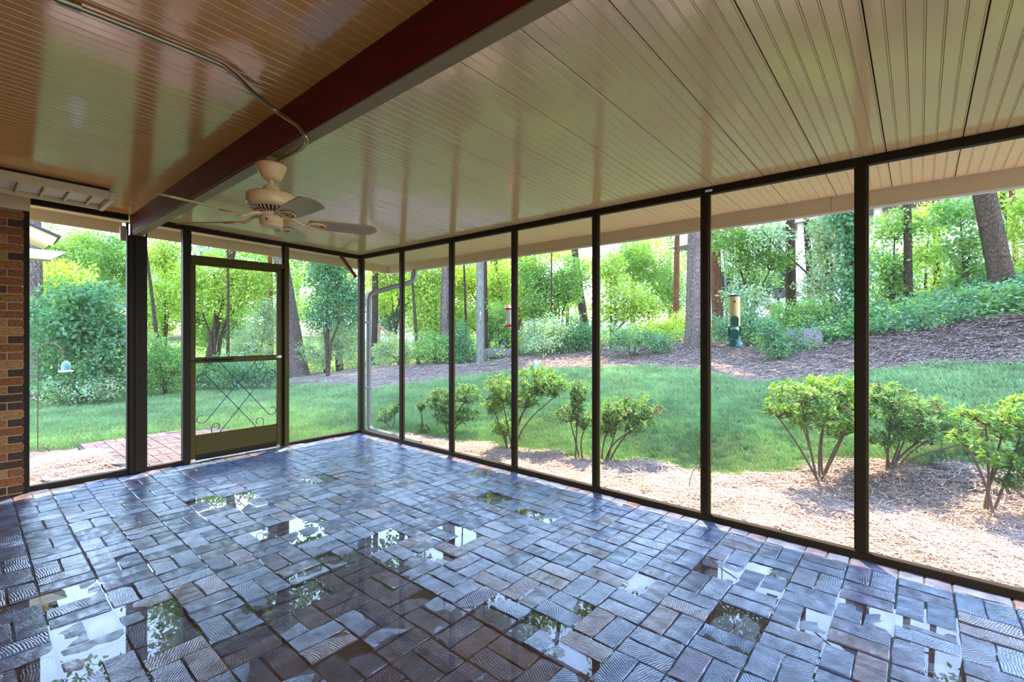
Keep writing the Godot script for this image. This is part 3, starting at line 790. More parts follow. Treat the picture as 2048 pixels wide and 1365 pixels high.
func porch_floor() -> void:
	var fl := setting("floor", "wet brick porch floor laid in basket weave")
	var st := begin()
	abox(st, Vector3(-4.7, -0.2, -0.06), Vector3(0.075, -0.03, 8.6), 0.0)
	obj("slab", st, M.joint_mortar, fl)
	st = begin()
	st.set_smooth_group(0)
	for j in 108:
		for i in 60:
			var q := []
			for e in [[0, 0], [1, 0], [1, 1], [0, 1]]:
				var x: float = -4.7 + (i + e[0]) * 0.0795
				var z: float = -0.06 + (j + e[1]) * 0.08
				q.append(Vector3(x, dip(x, z) - 0.0055, z))
			quad(st, q[0], q[1], q[2], q[3], Vector3.UP)
	obj("mortar_bed", st, M.joint_mortar, fl)
	var shapes := []
	for k in 8:
		shapes.append(paver_mesh(k * 3 + 1, 0.2175, 0.1055))
	var laid := []
	for j in range(-1, 38):
		for i in range(-6, 15):
			var x := -3.295 + (i + 0.5) * CELL
			var z := 0.05 + (j + 0.5) * CELL
			var turned := posmod(i + j, 2) == 0
			for s in [-0.25, 0.25]:
				var p := Vector3(x + (s * CELL if turned else 0.0), 0, z + (0.0 if turned else s * CELL))
				if p.z < -0.04 or p.z > 8.5:
					continue
				var ax := Vector3(0.1, 0, 0) if not turned else Vector3(0, 0, 0.1)
				var az := Vector3(0, 0, 0.05) if not turned else Vector3(0.05, 0, 0)
				var y := dip(p.x, p.z) + rng.randf_range(-0.0014, 0.0014)
				var gx := (dip(p.x + ax.x, p.z + ax.z) - dip(p.x - ax.x, p.z - ax.z)) / 0.2 * 0.7
				var gz := (dip(p.x + az.x, p.z + az.z) - dip(p.x - az.x, p.z - az.z)) / 0.1 * 0.5
				var b := Basis.from_euler(Vector3(-gz + rng.randf_range(-0.02, 0.02), rng.randf_range(-0.015, 0.015), gx + rng.randf_range(-0.014, 0.014)))
				if turned:
					b = Basis(Vector3.UP, PI / 2 + (PI if rng.randf() < 0.5 else 0.0)) * b
				elif rng.randf() < 0.5:
					b = Basis(Vector3.UP, PI) * b
				var d := p - EYE
				var depth := d.x * sin(YAW) - d.z * cos(YAW)
				var u := (d.x * cos(YAW) + d.z * sin(YAW)) / maxf(depth, 0.01) * FOCAL
				var v := 1.36 / maxf(depth, 0.01) * FOCAL
				var seen := depth > 0.5 and absf(u) < 1090.0 and v < 740.0
				laid.append([depth if seen else 1000.0 + depth, Transform3D(b, Vector3(p.x + rng.randf_range(-0.0015, 0.0015), y, p.z + rng.randf_range(-0.0015, 0.0015))), rng.randi() % 8, [0, 0, 1, 3, 3, 2, 1, 0][rng.randi() % 8]])
	laid.sort_custom(func(a, b): return a[0] < b[0])
	var rest := []
	for k in 4:
		rest.append(begin())
	for n in laid.size():
		var e: Array = laid[n]
		if n < 298:
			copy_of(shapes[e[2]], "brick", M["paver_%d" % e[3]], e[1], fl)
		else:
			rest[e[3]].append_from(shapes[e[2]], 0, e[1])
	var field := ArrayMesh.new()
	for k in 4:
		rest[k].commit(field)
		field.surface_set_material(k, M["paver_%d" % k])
	var o := MeshInstance3D.new()
	o.mesh = field
	place(o, "brick_field", fl)
	o.set_meta("kind", "stuff")
	# rain water standing in the hollows
	st = begin()
	st.set_smooth_group(0)
	var g := 0.05
	for j in range(0, 130):
		for i in range(0, 70):
			var x := -3.5 + i * g
			var z := 0.05 + j * g
			var wet := false
			for p in HOLLOWS:
				if Vector2(x - p.x, z - p.y).length() < p.z * 2.0 + 0.05:
					wet = true
					break
			if wet:
				quad(st, Vector3(x, 0, z), Vector3(x + g, 0, z), Vector3(x + g, 0, z + g), Vector3(x, 0, z + g), Vector3.UP)
	o = obj("rain_water", st, M.puddle_water)
	o.position.y = -0.0052
	tag(o, "clear rain water standing in the hollows of the brick floor", "water", "", "stuff")


# ---------------------------------------------------------------- ceiling, soffit, fascia, roof
func board_mesh(l: float, wd: float, seed_: int) -> ArrayMesh:
	# a board along x with a bead on one edge, faintly bowed; its underside is y = 0
	var st := begin()
	st.set_smooth_group(0)
	var n: int = max(3, int(l / 0.4))
	var r := RandomNumberGenerator.new()
	r.seed = seed_
	var ph := r.randf() * TAU
	var prof := [Vector2(-wd / 2, 0.008), Vector2(-wd / 2, 0.0015), Vector2(-wd / 2 + 0.0015, 0.0), Vector2(wd / 2 - 0.0085, 0.0), Vector2(wd / 2 - 0.0065, 0.002), Vector2(wd / 2 - 0.0045, -0.0012), Vector2(wd / 2 - 0.002, -0.0012), Vector2(wd / 2 - 0.0008, 0.001), Vector2(wd / 2, 0.008)]
	for i in n:
		var x0 := -l / 2 + l * i / n
		var x1 := -l / 2 + l * (i + 1) / n
		var y0 := 0.0007 * sin(ph + x0 * 3.1)
		var y1 := 0.0007 * sin(ph + x1 * 3.1)
		for k in prof.size() - 1:
			var a: Vector2 = prof[k]
			var b: Vector2 = prof[k + 1]
			st.set_smooth_group(k + 1)
			var out := Vector3(0, -(b.x - a.x) - 0.0001, b.y - a.y)
			quad(st, Vector3(x0, a.y + y0, a.x), Vector3(x1, a.y + y1, a.x), Vector3(x1, b.y + y1, b.x), Vector3(x0, b.y + y0, b.x), out)
	st.generate_normals()
	return st.commit()


func bay_of_boards(parent: Node3D, x0: float, x1: float, z0: float, count: int, m: Material, called := "board") -> void:
	var l := x1 - x0
	var shapes := [board_mesh(l, 0.0535, 1), board_mesh(l, 0.0535, 2), board_mesh(l, 0.0535, 3)]
	var last := [board_mesh(l, 0.0495, 4)]
	var xm := (x0 + x1) / 2.0
	for k in count:
		var z := z0 + (k + 0.5) * 0.0539
		var edge: bool = posmod(int(round((z - 0.0539 / 2 - 5.287) / 0.0539)), 6) == 5
		var b := Basis(Vector3.BACK, -atan(SLOPE)) * Basis(Vector3.RIGHT, rng.randf_range(-0.006, 0.006))
		copy_of(last[0] if edge else shapes[rng.randi() % 3], called, m, Transform3D(b, Vector3(xm, CEIL - SLOPE * xm, z - (0.002 if edge else 0.0))), parent)


func porch_roof() -> void:
	var tilt := Basis(Vector3.BACK, -atan(SLOPE))
	# the roof itself: backing, decking and shingles over all
	var roof := setting("roof", "low pitched porch roof over the ceiling boards")
	var st := begin()
	var xm := (-4.79 + 0.74) / 2.0
	box(st, Transform3D(tilt, Vector3(xm, CEIL - SLOPE * xm + 0.05, 4.05)), Vector3(5.53, 0.08, 9.1), 0.0)
	obj("decking", st, M.ceiling_backing, roof)
	st = begin()
	box(st, Transform3D(tilt, Vector3(xm, CEIL - SLOPE * xm + 0.14, 4.05)), Vector3(5.60, 0.10, 9.2), 0.01)
	obj("shingles", st, M.roofing, roof)
	# boards: the bay beside the screens, the bay beside the house, and the soffits
	var start := 5.287 - 0.0539 * 98.0
	var outer := setting("ceiling", "cream beaded board ceiling between the beam and the screens")
	bay_of_boards(outer, -2.42, -0.003, start, 122, M.ceiling_cream)
	st = begin()
	var x2 := -1.21
	box(st, Transform3D(tilt, Vector3(x2, CEIL - SLOPE * x2 + 0.012, 7.55)), Vector3(2.42, 0.02, 1.9), 0.0)
	obj("board_panel", st, M.ceiling_cream, outer)
	var inner := setting("ceiling", "cream beaded board ceiling with painted bounced light between the beam and the house")
	bay_of_boards(inner, -4.7, -2.5, start, 122, M.ceiling_warm_bounce)
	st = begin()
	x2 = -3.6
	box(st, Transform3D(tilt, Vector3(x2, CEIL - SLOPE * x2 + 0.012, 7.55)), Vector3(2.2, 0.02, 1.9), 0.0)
	obj("board_panel", st, M.ceiling_warm_bounce, inner)
	var eave := setting("eave_soffit", "cream board soffit under the eave outside the screens")
	bay_of_boards(eave, 0.004, 0.738, start - 9 * 0.0539, 135, M.cream_eave)
	var gable := setting("gable_soffit", "cream board soffit above the door wall")
	bay_of_boards(gable, -3.9, 0.0, start - 9 * 0.0539, 9, M.cream_eave)
	# fascia boards
	st = begin()
	abox(st, Vector3(0.727, 2.262, -0.50), Vector3(0.757, 2.43, 2.55), 0.003)
	obj("fascia_board", st, M.cream_trim, eave)
	st = begin()
	abox(st, Vector3(0.729, 2.262, 2.552), Vector3(0.758, 2.43, 5.25), 0.003)
	obj("fascia_board", st, M.cream_trim, eave)
	st = begin()
	abox(st, Vector3(0.727, 2.262, 5.252), Vector3(0.757, 2.43, 8.6), 0.003)
	obj("fascia_board", st, M.cream_trim, eave)
	st = begin()
	abox(st, Vector3(0.714, 2.252, -0.47), Vector3(0.730, 2.27, 8.6), 0.002)
	obj("drip_edge", st, M.white_paint, eave)
	for e in [[-3.9, -2.49], [-2.37, -1.52], [-1.518, 0.727]]:
		st = begin()
		var a: float = e[0]
		var b: float = e[1]
		var m := (a + b) / 2.0
		box(st, Transform3D(tilt, Vector3(m, CEIL - SLOPE * m - 0.052, -0.485)), Vector3(b - a, 0.115, 0.03), 0.003)
		obj("fascia_board", st, M.cream_trim, gable)
	st = begin()
	abox(st, Vector3(-2.565, 2.255, -0.16), Vector3(-2.51, 2.40, -0.10), 0.003)
	obj("fascia_return", st, M.cream_trim, gable)


# ---------------------------------------------------------------- screen walls
func pane(called: String, parent: Node3D, a: Vector3, b: Vector3, m: Material, dirt := 0.0) -> void:
	# a sheet of insect screen from corner a to corner b, lying in x or in z; dirt spatters its foot
	var st := begin()
	st.set_smooth_group(0)
	var flat_z := absf(a.z - b.z) < 0.001
	var n := 16 if dirt > 0.0 else 1
	var k := 30 if dirt > 0.0 else 1
	for j in k:
		for i in n:
			var q := []
			for c in [[0, 0], [1, 0], [1, 1], [0, 1]]:
				var u := float(i + c[0]) / n
				var v := float(j + c[1]) / k
				q.append(Vector3(lerpf(a.x, b.x, u), lerpf(a.y, b.y, v), lerpf(a.z, b.z, u)))
			var out := Vector3(0, 0, 1) if flat_z else Vector3(-1, 0, 0)
			for t in [[0, 1, 2], [0, 2, 3]]:
				var p := [q[t[0]], q[t[1]], q[t[2]]]
				if (p[0] - p[2]).cross(p[0] - p[1]).dot(out) < 0.0:
					p = [p[0], p[2], p[1]]
				for v in p:
					var al := 0.58
					var tone := Color(0.38, 0.38, 0.38)
					if dirt > 0.0:
						var w: float = hill.get_noise_2d(v.z * 9.0 + v.x * 9.0, v.y * 5.0) * 0.5 + 0.5 + 0.35 * patch.get_noise_2d(v.z * 9.0, v.y * 9.0)
						var s: float = clampf((w - 0.32) * 3.0, 0.0, 1.0) * (1.0 if v.y < 0.42 + 0.3 * w else 0.0)
						al = minf(0.58 + dirt * s, 1.0)
						tone = tone.lerp(Color(0.80, 0.58, 0.44), minf(1.0, s * dirt * 2.2))
					st.set_color(Color(tone.r, tone.g, tone.b, al))
					st.add_vertex(v)
	obj(called, st, m, parent)


func mullion(parent: Node3D, lo: Vector3, hi: Vector3, m: Material, called := "post") -> void:
	var st := begin()
	abox(st, lo, hi, 0.003)
	obj(called, st, m, parent)


func screen_walls() -> void:
	var w := setting("wall_right", "long screen wall of bronze mullions beside the azalea bed")
	var top := 2.36
	mullion(w, Vector3(-0.045, top, -0.03), Vector3(0.005, 2.412, 8.4), M.bronze, "top_rail")
	mullion(w, Vector3(-0.045, -0.005, -0.03), Vector3(0.005, 0.045, 8.4), M.bronze, "bottom_rail")
	for k in 10:
		var z := BAY * k
		if k > 0:
			mullion(w, Vector3(-0.046, 0.045, z - 0.026), Vector3(0.004, top, z + 0.026), M.bronze)
			mullion(w, Vector3(-0.030, 0.05, z + 0.026), Vector3(-0.010, top - 0.005, z + 0.036), M.olive_bronze, "screen_bead")
			mullion(w, Vector3(-0.030, 0.05, z - 0.036), Vector3(-0.010, top - 0.005, z - 0.026), M.olive_bronze, "screen_bead")
		if k < 9:
			pane("screen", w, Vector3(-0.014, 0.045, z + 0.03), Vector3(-0.014, top, z + BAY - 0.03), M.screen, [0.0, 0.0, 0.0, 0.3, 0.1, 0.4, 0.5, 0.3, 0.0][k])
	# the corner post
	mullion(w, Vector3(-0.05, 0.0, -0.05), Vector3(0.012, top, 0.012), M.bronze, "corner_post")
	mullion(w, Vector3(0.012, 0.0, -0.04), Vector3(0.035, top, 0.0), M.olive_bronze, "corner_trim")
	var st := begin()
	box(st, Transform3D(Basis.IDENTITY, Vector3(-0.047, 2.383, BAY * 5 + 0.03)), Vector3(0.003, 0.016, 0.05), 0.001)
	var s := obj("maker_plate", st, M.white_paint, w)
	tag(s, "small white plate stuck on the rail")

	# the door wall
	w = setting("wall_end", "door wall of dark framed screens facing the lawn")
	var tilt := Basis(Vector3.BACK, -atan(SLOPE))
	for e in [[-3.2, -2.52], [-2.39, -0.05]]:
		st = begin()
		var xm: float = (e[0] + e[1]) / 2.0
		box(st, Transform3D(tilt, Vector3(xm, CEIL - SLOPE * xm - 0.026, -0.02)), Vector3(e[1] - e[0], 0.052, 0.05), 0.003)
		obj("top_rail", st, M.bronze, w)
	mullion(w, Vector3(-3.2, -0.005, -0.045), Vector3(-2.52, 0.045, 0.005), M.bronze, "bottom_rail")
	mullion(w, Vector3(-2.39, -0.005, -0.045), Vector3(-2.08, 0.035, 0.005), M.bronze, "bottom_rail")
	mullion(w, Vector3(-1.0, -0.005, -0.045), Vector3(-0.05, 0.035, 0.005), M.bronze, "bottom_rail")
	mullion(w, Vector3(-3.226, 0.0, -0.045), Vector3(-3.19, 2.40, 0.03), M.bronze, "wall_jamb")
	# the post that carries the beam: a fluted box post
	st = begin()
	abox(st, Vector3(-2.522, 0.0, -0.10), Vector3(-2.391, 2.30, 0.03), 0.006)
	abox(st, Vector3(-2.48, 0.02, 0.03), Vector3(-2.435, 2.28, 0.042), 0.004)
	abox(st, Vector3(-2.535, 0.0, -0.05), Vector3(-2.522, 2.42, 0.01), 0.002)
	abox(st, Vector3(-2.391, 0.0, -0.05), Vector3(-2.378, 2.42, 0.01), 0.002)
	obj("beam_post", st, M.bronze, w)
	pane("screen", w, Vector3(-3.19, 0.045, -0.014), Vector3(-2.53, 2.44, -0.014), M.screen, 0.0)
	pane("screen", w, Vector3(-2.38, 0.035, -0.014), Vector3(-2.08, 2.43, -0.014), M.screen, 0.0)
	pane("screen", w, Vector3(-1.0, 0.035, -0.014), Vector3(-0.05, 2.38, -0.014), M.screen, 0.0)
	# door jambs, header and transom
	mullion(w, Vector3(-2.083, 0.0, -0.055), Vector3(-2.017, 2.43, 0.022), M.bronze, "door_jamb")
	mullion(w, Vector3(-1.055, 0.0, -0.055), Vector3(-1.003, 2.39, 0.022), M.olive_bronze, "door_jamb")
	mullion(w, Vector3(-1.088, 0.0, -0.05), Vector3(-1.055, 2.122, -0.02), M.bronze, "door_stop")
	mullion(w, Vector3(-2.017, 2.122, -0.05), Vector3(-1.055, 2.172, 0.012), M.olive_bronze, "door_header")
	mullion(w, Vector3(-2.017, 2.172, -0.03), Vector3(-2.003, 2.42, 0.0), M.bronze, "transom_bead")
	mullion(w, Vector3(-1.075, 2.172, -0.03), Vector3(-1.055, 2.39, 0.0), M.bronze, "transom_bead")
	pane("transom_screen", w, Vector3(-2.005, 2.172, -0.014), Vector3(-1.07, 2.40, -0.014), M.screen, 0.0)
	# knee brace outside the corner
	st = begin()
	var a := Vector3(-0.28, 2.40, -0.10)
	var b := Vector3(-0.04, 2.12, -0.10)
	box(st, Transform3D(Basis(Vector3.BACK, atan2(b.y - a.y, b.x - a.x)), (a + b) / 2.0), Vector3((b - a).length(), 0.035, 0.035), 0.003)
	obj("knee_brace", st, M.red_beam, w)
	# walls nobody sees from here: the house behind the left edge and the far end
	w = setting("wall_house", "brick house wall along the inner side of the porch")
	st = begin()
	abox(st, Vector3(-4.95, -0.1, 0.0), Vector3(-4.7, 2.6, 8.6), 0.0)
	obj("brickwork", st, M.wall_brick_1, w)


func porch_door() -> void:
	var d := setting("door_1", "bronze screen door with a scrolled iron grille and kick plate", Vector3(-1.552, 0.03, -0.012))
	var h := 0.461                       # half width of the leaf
	var top := 2.088
	for s in [-1.0, 1.0]:
		mullion(d, Vector3(s * h - (0.0 if s < 0 else 0.047), 0.0, -0.014), Vector3(s * h + (0.047 if s < 0 else 0.0), top, 0.014), M.olive_bronze, "stile")
	var inx := h - 0.047
	mullion(d, Vector3(-inx, top - 0.046, -0.013), Vector3(inx, top, 0.013), M.olive_bronze, "top_rail")
	mullion(d, Vector3(-inx, 1.005, -0.013), Vector3(inx, 1.068, 0.013), M.olive_bronze, "middle_rail")
	var st := begin()
	abox(st, Vector3(-inx, 0.045, -0.009), Vector3(inx, 0.245, 0.009), 0.003)
	abox(st, Vector3(-inx, 0.235, -0.013), Vector3(inx, 0.252, 0.013), 0.003)
	var kp := obj("kick_plate", st, M.olive_bronze, d)
	tag(kp, "olive metal kick plate")
	mullion(d, Vector3(-inx, 0.0, -0.012), Vector3(inx, 0.042, 0.012), M.bronze, "bottom_rail")
	mullion(d, Vector3(-inx, -0.02, -0.004), Vector3(inx, 0.0, 0.004), M.rubber, "door_sweep")
	pane("upper_screen", d, Vector3(-inx, 1.068, -0.002), Vector3(inx, top - 0.046, -0.002), M.screen, 0.0)
	pane("lower_screen", d, Vector3(-inx, 0.252, -0.002), Vector3(inx, 1.005, -0.002), M.screen, 0.0)
	# pneumatic closer and latch
	st = begin()
	tube(st, [Vector3(-0.33, 1.04, 0.032), Vector3(-0.06, 1.04, 0.032)], [0.015], 12)
	tube(st, [Vector3(-0.50, 1.035, 0.034), Vector3(-0.33, 1.04, 0.032)], [0.005], 8)
	box(st, Transform3D(Basis.IDENTITY, Vector3(-0.07, 1.04, 0.02)), Vector3(0.02, 0.03, 0.03), 0.003)
	obj("door_closer", st, M.bronze, d)
	st = begin()
	box(st, Transform3D(Basis.IDENTITY, Vector3(h - 0.024, 1.045, 0.02)), Vector3(0.055, 0.03, 0.014), 0.004)
	tube(st, [Vector3(h - 0.045, 1.045, 0.024), Vector3(h - 0.06, 1.045, 0.05), Vector3(h - 0.085, 1.045, 0.05)], [0.006], 8)
	obj("latch", st, M.steel, d)
	# grille: four crossing bars with scrolled ends and four small scrolls
	var ps := 0.62
	var y0 := 0.252
	var y1 := 1.005
	var cy := (y0 + y1) / 2.0
	for sx in [-1.0, 1.0]:
		for sy in [-1.0, 1.0]:
			var pts := []
			# a bar from the rail on the far side, across the middle, to a scroll near the stile
			var from := Vector2(-0.185, (y1 - y0) / 2.0)
			var to := Vector2(0.315, -0.243)
			for i in 13:
				var t := i / 12.0
				var q := from.lerp(to, t)
				pts.append(q)
			var dirv := (to - from).normalized()
			var ang := dirv.angle()
			var r := 0.058
			var c := to + Vector2(-dirv.y, dirv.x) * r
			for i in range(1, 27):
				var t := i / 26.0
				var a := ang - PI / 2 + t * 4.6
				pts.append(c + Vector2(cos(a), sin(a)) * r * (1.0 - 0.55 * t) + Vector2(0, 0))
			if sx * sy < 0:
				pass
			var path := []
			for q in pts:
				path.append(Vector3(q.x * sx, cy + q.y * sy, 0.006 + (0.004 if sx > 0 else 0.0)))
			st = begin()
			tube(st, path, [0.0042], 6)
			obj("grille_bar", st, M.black_iron, d)
			path = []
			for i in 25:
				var t := i / 24.0
				var a := PI + t * 4.4
				var rr := 0.048 * (1.0 - 0.45 * t)
				path.append(Vector3((-0.265 + 0.048 + cos(a) * rr) * sx, cy + ((y1 - y0) / 2.0 - 0.055 + sin(a) * rr) * sy, 0.006))
			path.push_front(Vector3(-0.265 * sx, cy + ((y1 - y0) / 2.0) * sy, 0.006))
			st = begin()
			tube(st, path, [0.0038], 6)
			obj("grille_scroll", st, M.black_iron, d)
	for p in [Vector2(0.0, 0.147), Vector2(0.0, -0.147), Vector2(0.119, 0), Vector2(-0.119, 0)]:
		st = begin()
		box(st, Transform3D(Basis(Vector3.BACK, PI / 4), Vector3(p.x, cy + p.y, 0.008)), Vector3(0.014, 0.02, 0.012), 0.002)
		obj("grille_collar", st, M.black_iron, d)


# ---------------------------------------------------------------- brick pier
func brick_pier() -> void:
	var w := setting("wall_brick", "brown brick house pier with cream lintel beside the door wall")
	var st := begin()
	abox(st, Vector3(-4.7, -0.1, -0.20), Vector3(-3.232, 2.385, 0.038), 0.0)
	obj("mortar", st, M.wall_mortar, w)
	var full := begin()
	box(full, Transform3D.IDENTITY, Vector3(0.192, 0.058, 0.10), 0.004)
	full.generate_normals()
	var half := begin()
	box(half, Transform3D.IDENTITY, Vector3(0.091, 0.058, 0.10), 0.004)
	half.generate_normals()
	var meshes := [full.commit(), half.commit()]
	for k in 35:
		var y := -0.02 + 0.0695 * k
		var x := -3.224
		var n := 0
		var run := 0
		while n < 4:
			var header := n == 0 and k % 2 == 1
			var l := 0.091 if header else 0.192
			var pick: int = [0, 1, 1, 3, 2, 1, 0, 3][rng.randi() % 8]
			if header:
				pick = 2 if rng.randf() < 0.6 else 3
			copy_of(meshes[1 if header else 0], "brick", M["wall_brick_%d" % pick], Transform3D(Basis(Vector3.UP, rng.randf_range(-0.008, 0.008)), Vector3(x - l / 2, y, rng.randf_range(-0.003, 0.003) - 0.002)), w)
			x -= l + 0.011
			n += 1
	st = begin()
	abox(st, Vector3(-4.7, 2.388, -0.21), Vector3(-3.186, 2.515, 0.055), 0.004)
	obj("lintel_board", st, M.cream_trim, w)


# ---------------------------------------------------------------- beam, conduit, light fixture
func beam_and_fixtures() -> void:
	var b := setting("ceiling_beam", "dark red stained timber beam dividing the two ceiling bays")
	var st := begin()
	abox(st, Vector3(-2.505, 2.305, -0.04), Vector3(-2.425, 2.497, 8.5), 0.004)
	obj("timber", st, M.red_beam, b)
	st = begin()
	abox(st, Vector3(-2.497, 2.296, -0.03), Vector3(-2.428, 2.306, 8.5), 0.002)
	obj("underside_batten", st, M.beam_trim, b)
	# conduit from the house wall to the fan
	var o := thing("electrical_conduit", "bent metal conduit crossing the ceiling to the fan", "conduit")
	st = begin()
	var run := smooth_path([Vector3(-4.6, CEIL + 4.6 * SLOPE - 0.016, 3.50), Vector3(-3.6, CEIL + 3.6 * SLOPE - 0.016, 3.51), Vector3(-2.93, CEIL + 2.93 * SLOPE - 0.016, 3.535), Vector3(-2.80, 2.484, 3.51), Vector3(-2.68, 2.474, 3.42), Vector3(-2.56, 2.446, 3.375), Vector3(-2.525, 2.40, 3.43), Vector3(-2.522, 2.34, 3.53), Vector3(-2.516, 2.285, 3.585), Vector3(-2.495, 2.262, 3.57), Vector3(-2.47, 2.265, 3.48), Vector3(-2.455, 2.272, 3.33), Vector3(-2.452, 2.275, 3.14)], 6)
	tube(st, run, [0.0105], 10)
	obj("pipe", st, M.conduit_metal, o)
	st = begin()
	tube(st, [Vector3(-3.34, CEIL + 3.34 * SLOPE - 0.016, 3.521), Vector3(-3.28, CEIL + 3.28 * SLOPE - 0.016, 3.522)], [0.0145], 12)
	obj("coupling", st, M.conduit_metal, o)
	# slatted ceiling fixture near the pier
	var tilt := Basis(Vector3.BACK, -atan(SLOPE))
	o = thing("ceiling_fixture", "cream ceiling light fixture with cross bars above the brick pier", "light fixture", Vector3(-3.42, CEIL + 3.42 * SLOPE, 0.69))
	o.basis = tilt
	var hx := 0.62
	for e in [["front_board", Vector3(-hx, -0.085, 0.20), Vector3(hx, -0.022, 0.225), M.cream_trim], ["rear_board", Vector3(-hx, -0.095, -0.235), Vector3(hx, -0.022, -0.21), M.cream_trim], ["end_board", Vector3(hx, -0.10, -0.24), Vector3(hx + 0.03, -0.03, 0.225), M.panel_white], ["end_board", Vector3(-hx - 0.03, -0.10, -0.24), Vector3(-hx, -0.03, 0.225), M.panel_white], ["top_pan", Vector3(-hx, -0.024, -0.21), Vector3(hx, -0.004, 0.20), M.dark_vent]]:
		st = begin()
		abox(st, e[1], e[2], 0.003)
		obj(e[0], st, e[3], o)
	for k in 9:
		var x := 0.535 - k * 0.135
		st = begin()
		abox(st, Vector3(x - 0.008, -0.082, -0.21), Vector3(x + 0.008, -0.05, 0.20), 0.002)
		obj("cross_bar", st, M.cream_trim, o)
		st = begin()
		abox(st, Vector3(x + 0.011, -0.058, -0.205), Vector3(x + (0.08 if k == 0 else 0.124), -0.052, 0.195), 0.001)
		obj("diffuser_panel", st, M.panel_white, o)


# ---------------------------------------------------------------- ceiling fan
func fan() -> void:
	var o := thing("ceiling_fan", "cream five bladed ceiling fan hanging from the red beam", "ceiling fan", Vector3(-2.465, 0, 3.1))
	var st := begin()
	abox(st, Vector3(-0.045, 2.262, -0.04), Vector3(0.045, 2.297, 0.06), 0.006)
	obj("outlet_box", st, M.beam_trim, o)
	var at := func(y): return Transform3D(Basis.IDENTITY, Vector3(0, y, 0))
	st = begin()
	lathe(st, [Vector2(0.0, 2.182), Vector2(0.036, 2.182), Vector2(0.044, 2.187), Vector2(0.052, 2.195), Vector2(0.066, 2.225), Vector2(0.076, 2.25), Vector2(0.078, 2.262), Vector2(0.07, 2.27), Vector2(0.0, 2.27)], Transform3D.IDENTITY, 28, false)
	obj("canopy", st, M.fan_cream, o)
	st = begin()
	lathe(st, [Vector2(0.013, 2.11), Vector2(0.013, 2.19)], Transform3D.IDENTITY, 14)
	obj("downrod", st, M.fan_cream, o)
	st = begin()
	lathe(st, [Vector2(0.046, 2.108), Vector2(0.044, 2.135), Vector2(0.036, 2.15), Vector2(0.0, 2.152)], Transform3D.IDENTITY, 22)
	obj("rod_cover", st, M.fan_cream, o)
	st = begin()
	lathe(st, [Vector2(0.075, 2.028), Vector2(0.105, 2.034), Vector2(0.119, 2.044), Vector2(0.122, 2.052), Vector2(0.122, 2.092), Vector2(0.119, 2.102), Vector2(0.108, 2.109), Vector2(0.046, 2.112), Vector2(0.0, 2.112)], Transform3D.IDENTITY, 36, false)
	obj("motor_housing", st, M.fan_cream, o)
	st = begin()
	lathe(st, [Vector2(0.05, 2.006), Vector2(0.08, 2.012), Vector2(0.095, 2.030)], Transform3D.IDENTITY, 30)
	var vent := obj("vent_ring", st, M.dark_vent, o)
	for k in 30:
		st = begin()
		var a := TAU * k / 30
		box(st, Transform3D(Basis(Vector3.UP, -a) * Basis(Vector3.BACK, 0.55), Vector3(cos(a) * 0.082, 2.017, sin(a) * 0.082)), Vector3(0.04, 0.005, 0.006), 0.001)
		obj("vent_fin", st, M.fan_cream, vent)
	st = begin()
	lathe(st, [Vector2(0.0, 1.985), Vector2(0.06, 1.985), Vector2(0.062, 1.99), Vector2(0.062, 2.004), Vector2(0.05, 2.008)], Transform3D.IDENTITY, 28)
	obj("hub_plate", st, M.fan_cream, o)
	st = begin()
	lathe(st, [Vector2(0.0, 1.925), Vector2(0.03, 1.926), Vector2(0.052, 1.932), Vector2(0.058, 1.942), Vector2(0.058, 1.984), Vector2(0.05, 1.987)], Transform3D.IDENTITY, 30)
	obj("switch_housing", st, M.fan_cream, o)
	st = begin()
	tube(st, [Vector3(0.012, 1.926, 0.02), Vector3(0.012, 1.90, 0.02), Vector3(0.013, 1.886, 0.021)], [0.0014, 0.0014, 0.003], 6)
	obj("pull_chain", st, M.steel, o)
	st = begin()
	box(st, Transform3D(Basis(Vector3.UP, -YAW + 0.1), Vector3(-0.041, 1.962, 0.041)), Vector3(0.006, 0.014, 0.006), 0.001)
	obj("reverse_switch", st, M.port_black, o)
	# blades
	var outline := PackedVector2Array()
	var half := [Vector2(0.185, 0.045), Vector2(0.20, 0.052), Vector2(0.30, 0.058), Vector2(0.42, 0.062), Vector2(0.505, 0.063), Vector2(0.528, 0.058), Vector2(0.538, 0.046), Vector2(0.546, 0.034), Vector2(0.556, 0.022), Vector2(0.562, 0.0)]
	for p in half:
		outline.append(p)
	for k in range(half.size() - 2, -1, -1):
		outline.append(Vector2(half[k].x, -half[k].y))
	for k in 5:
		var turn := Basis(Vector3.UP, -deg_to_rad(21.0 + 72.0 * k))
		var pitch := Basis(Vector3.RIGHT, deg_to_rad(-13.0))
		st = begin()
		slab(st, outline, -0.003, 0.003, Transform3D(turn * pitch, Vector3(0, 1.966, 0)))
		var bl := obj("blade", st, M.blade_cream, o)
		st = begin()
		var iron := Transform3D(turn, Vector3.ZERO)
		tube(st, rounded([iron * Vector3(0.05, 1.995, 0), iron * Vector3(0.11, 1.99, 0.0), iron * Vector3(0.14, 1.962, 0), iron * Vector3(0.19, 1.958, 0)], 0.03, 4), [0.009, 0.009, 0.008], 8)
		var loop := []
		for i in 17:
			var a := TAU * i / 16.0
			loop.append(Transform3D(turn * pitch, Vector3(0, 1.959, 0)) * Vector3(0.225 + 0.05 * cos(a), 0, 0.034 * sin(a)))
		tube(st, loop, [0.005], 6)
		loop = []
		for i in 17:
			var a := TAU * i / 16.0
			loop.append(Transform3D(turn * pitch, Vector3(0, 1.959, 0)) * Vector3(0.215 + 0.026 * cos(a), 0, 0.016 * sin(a)))
		tube(st, loop, [0.004], 6)
		obj("blade_iron", st, M.fan_cream, bl)


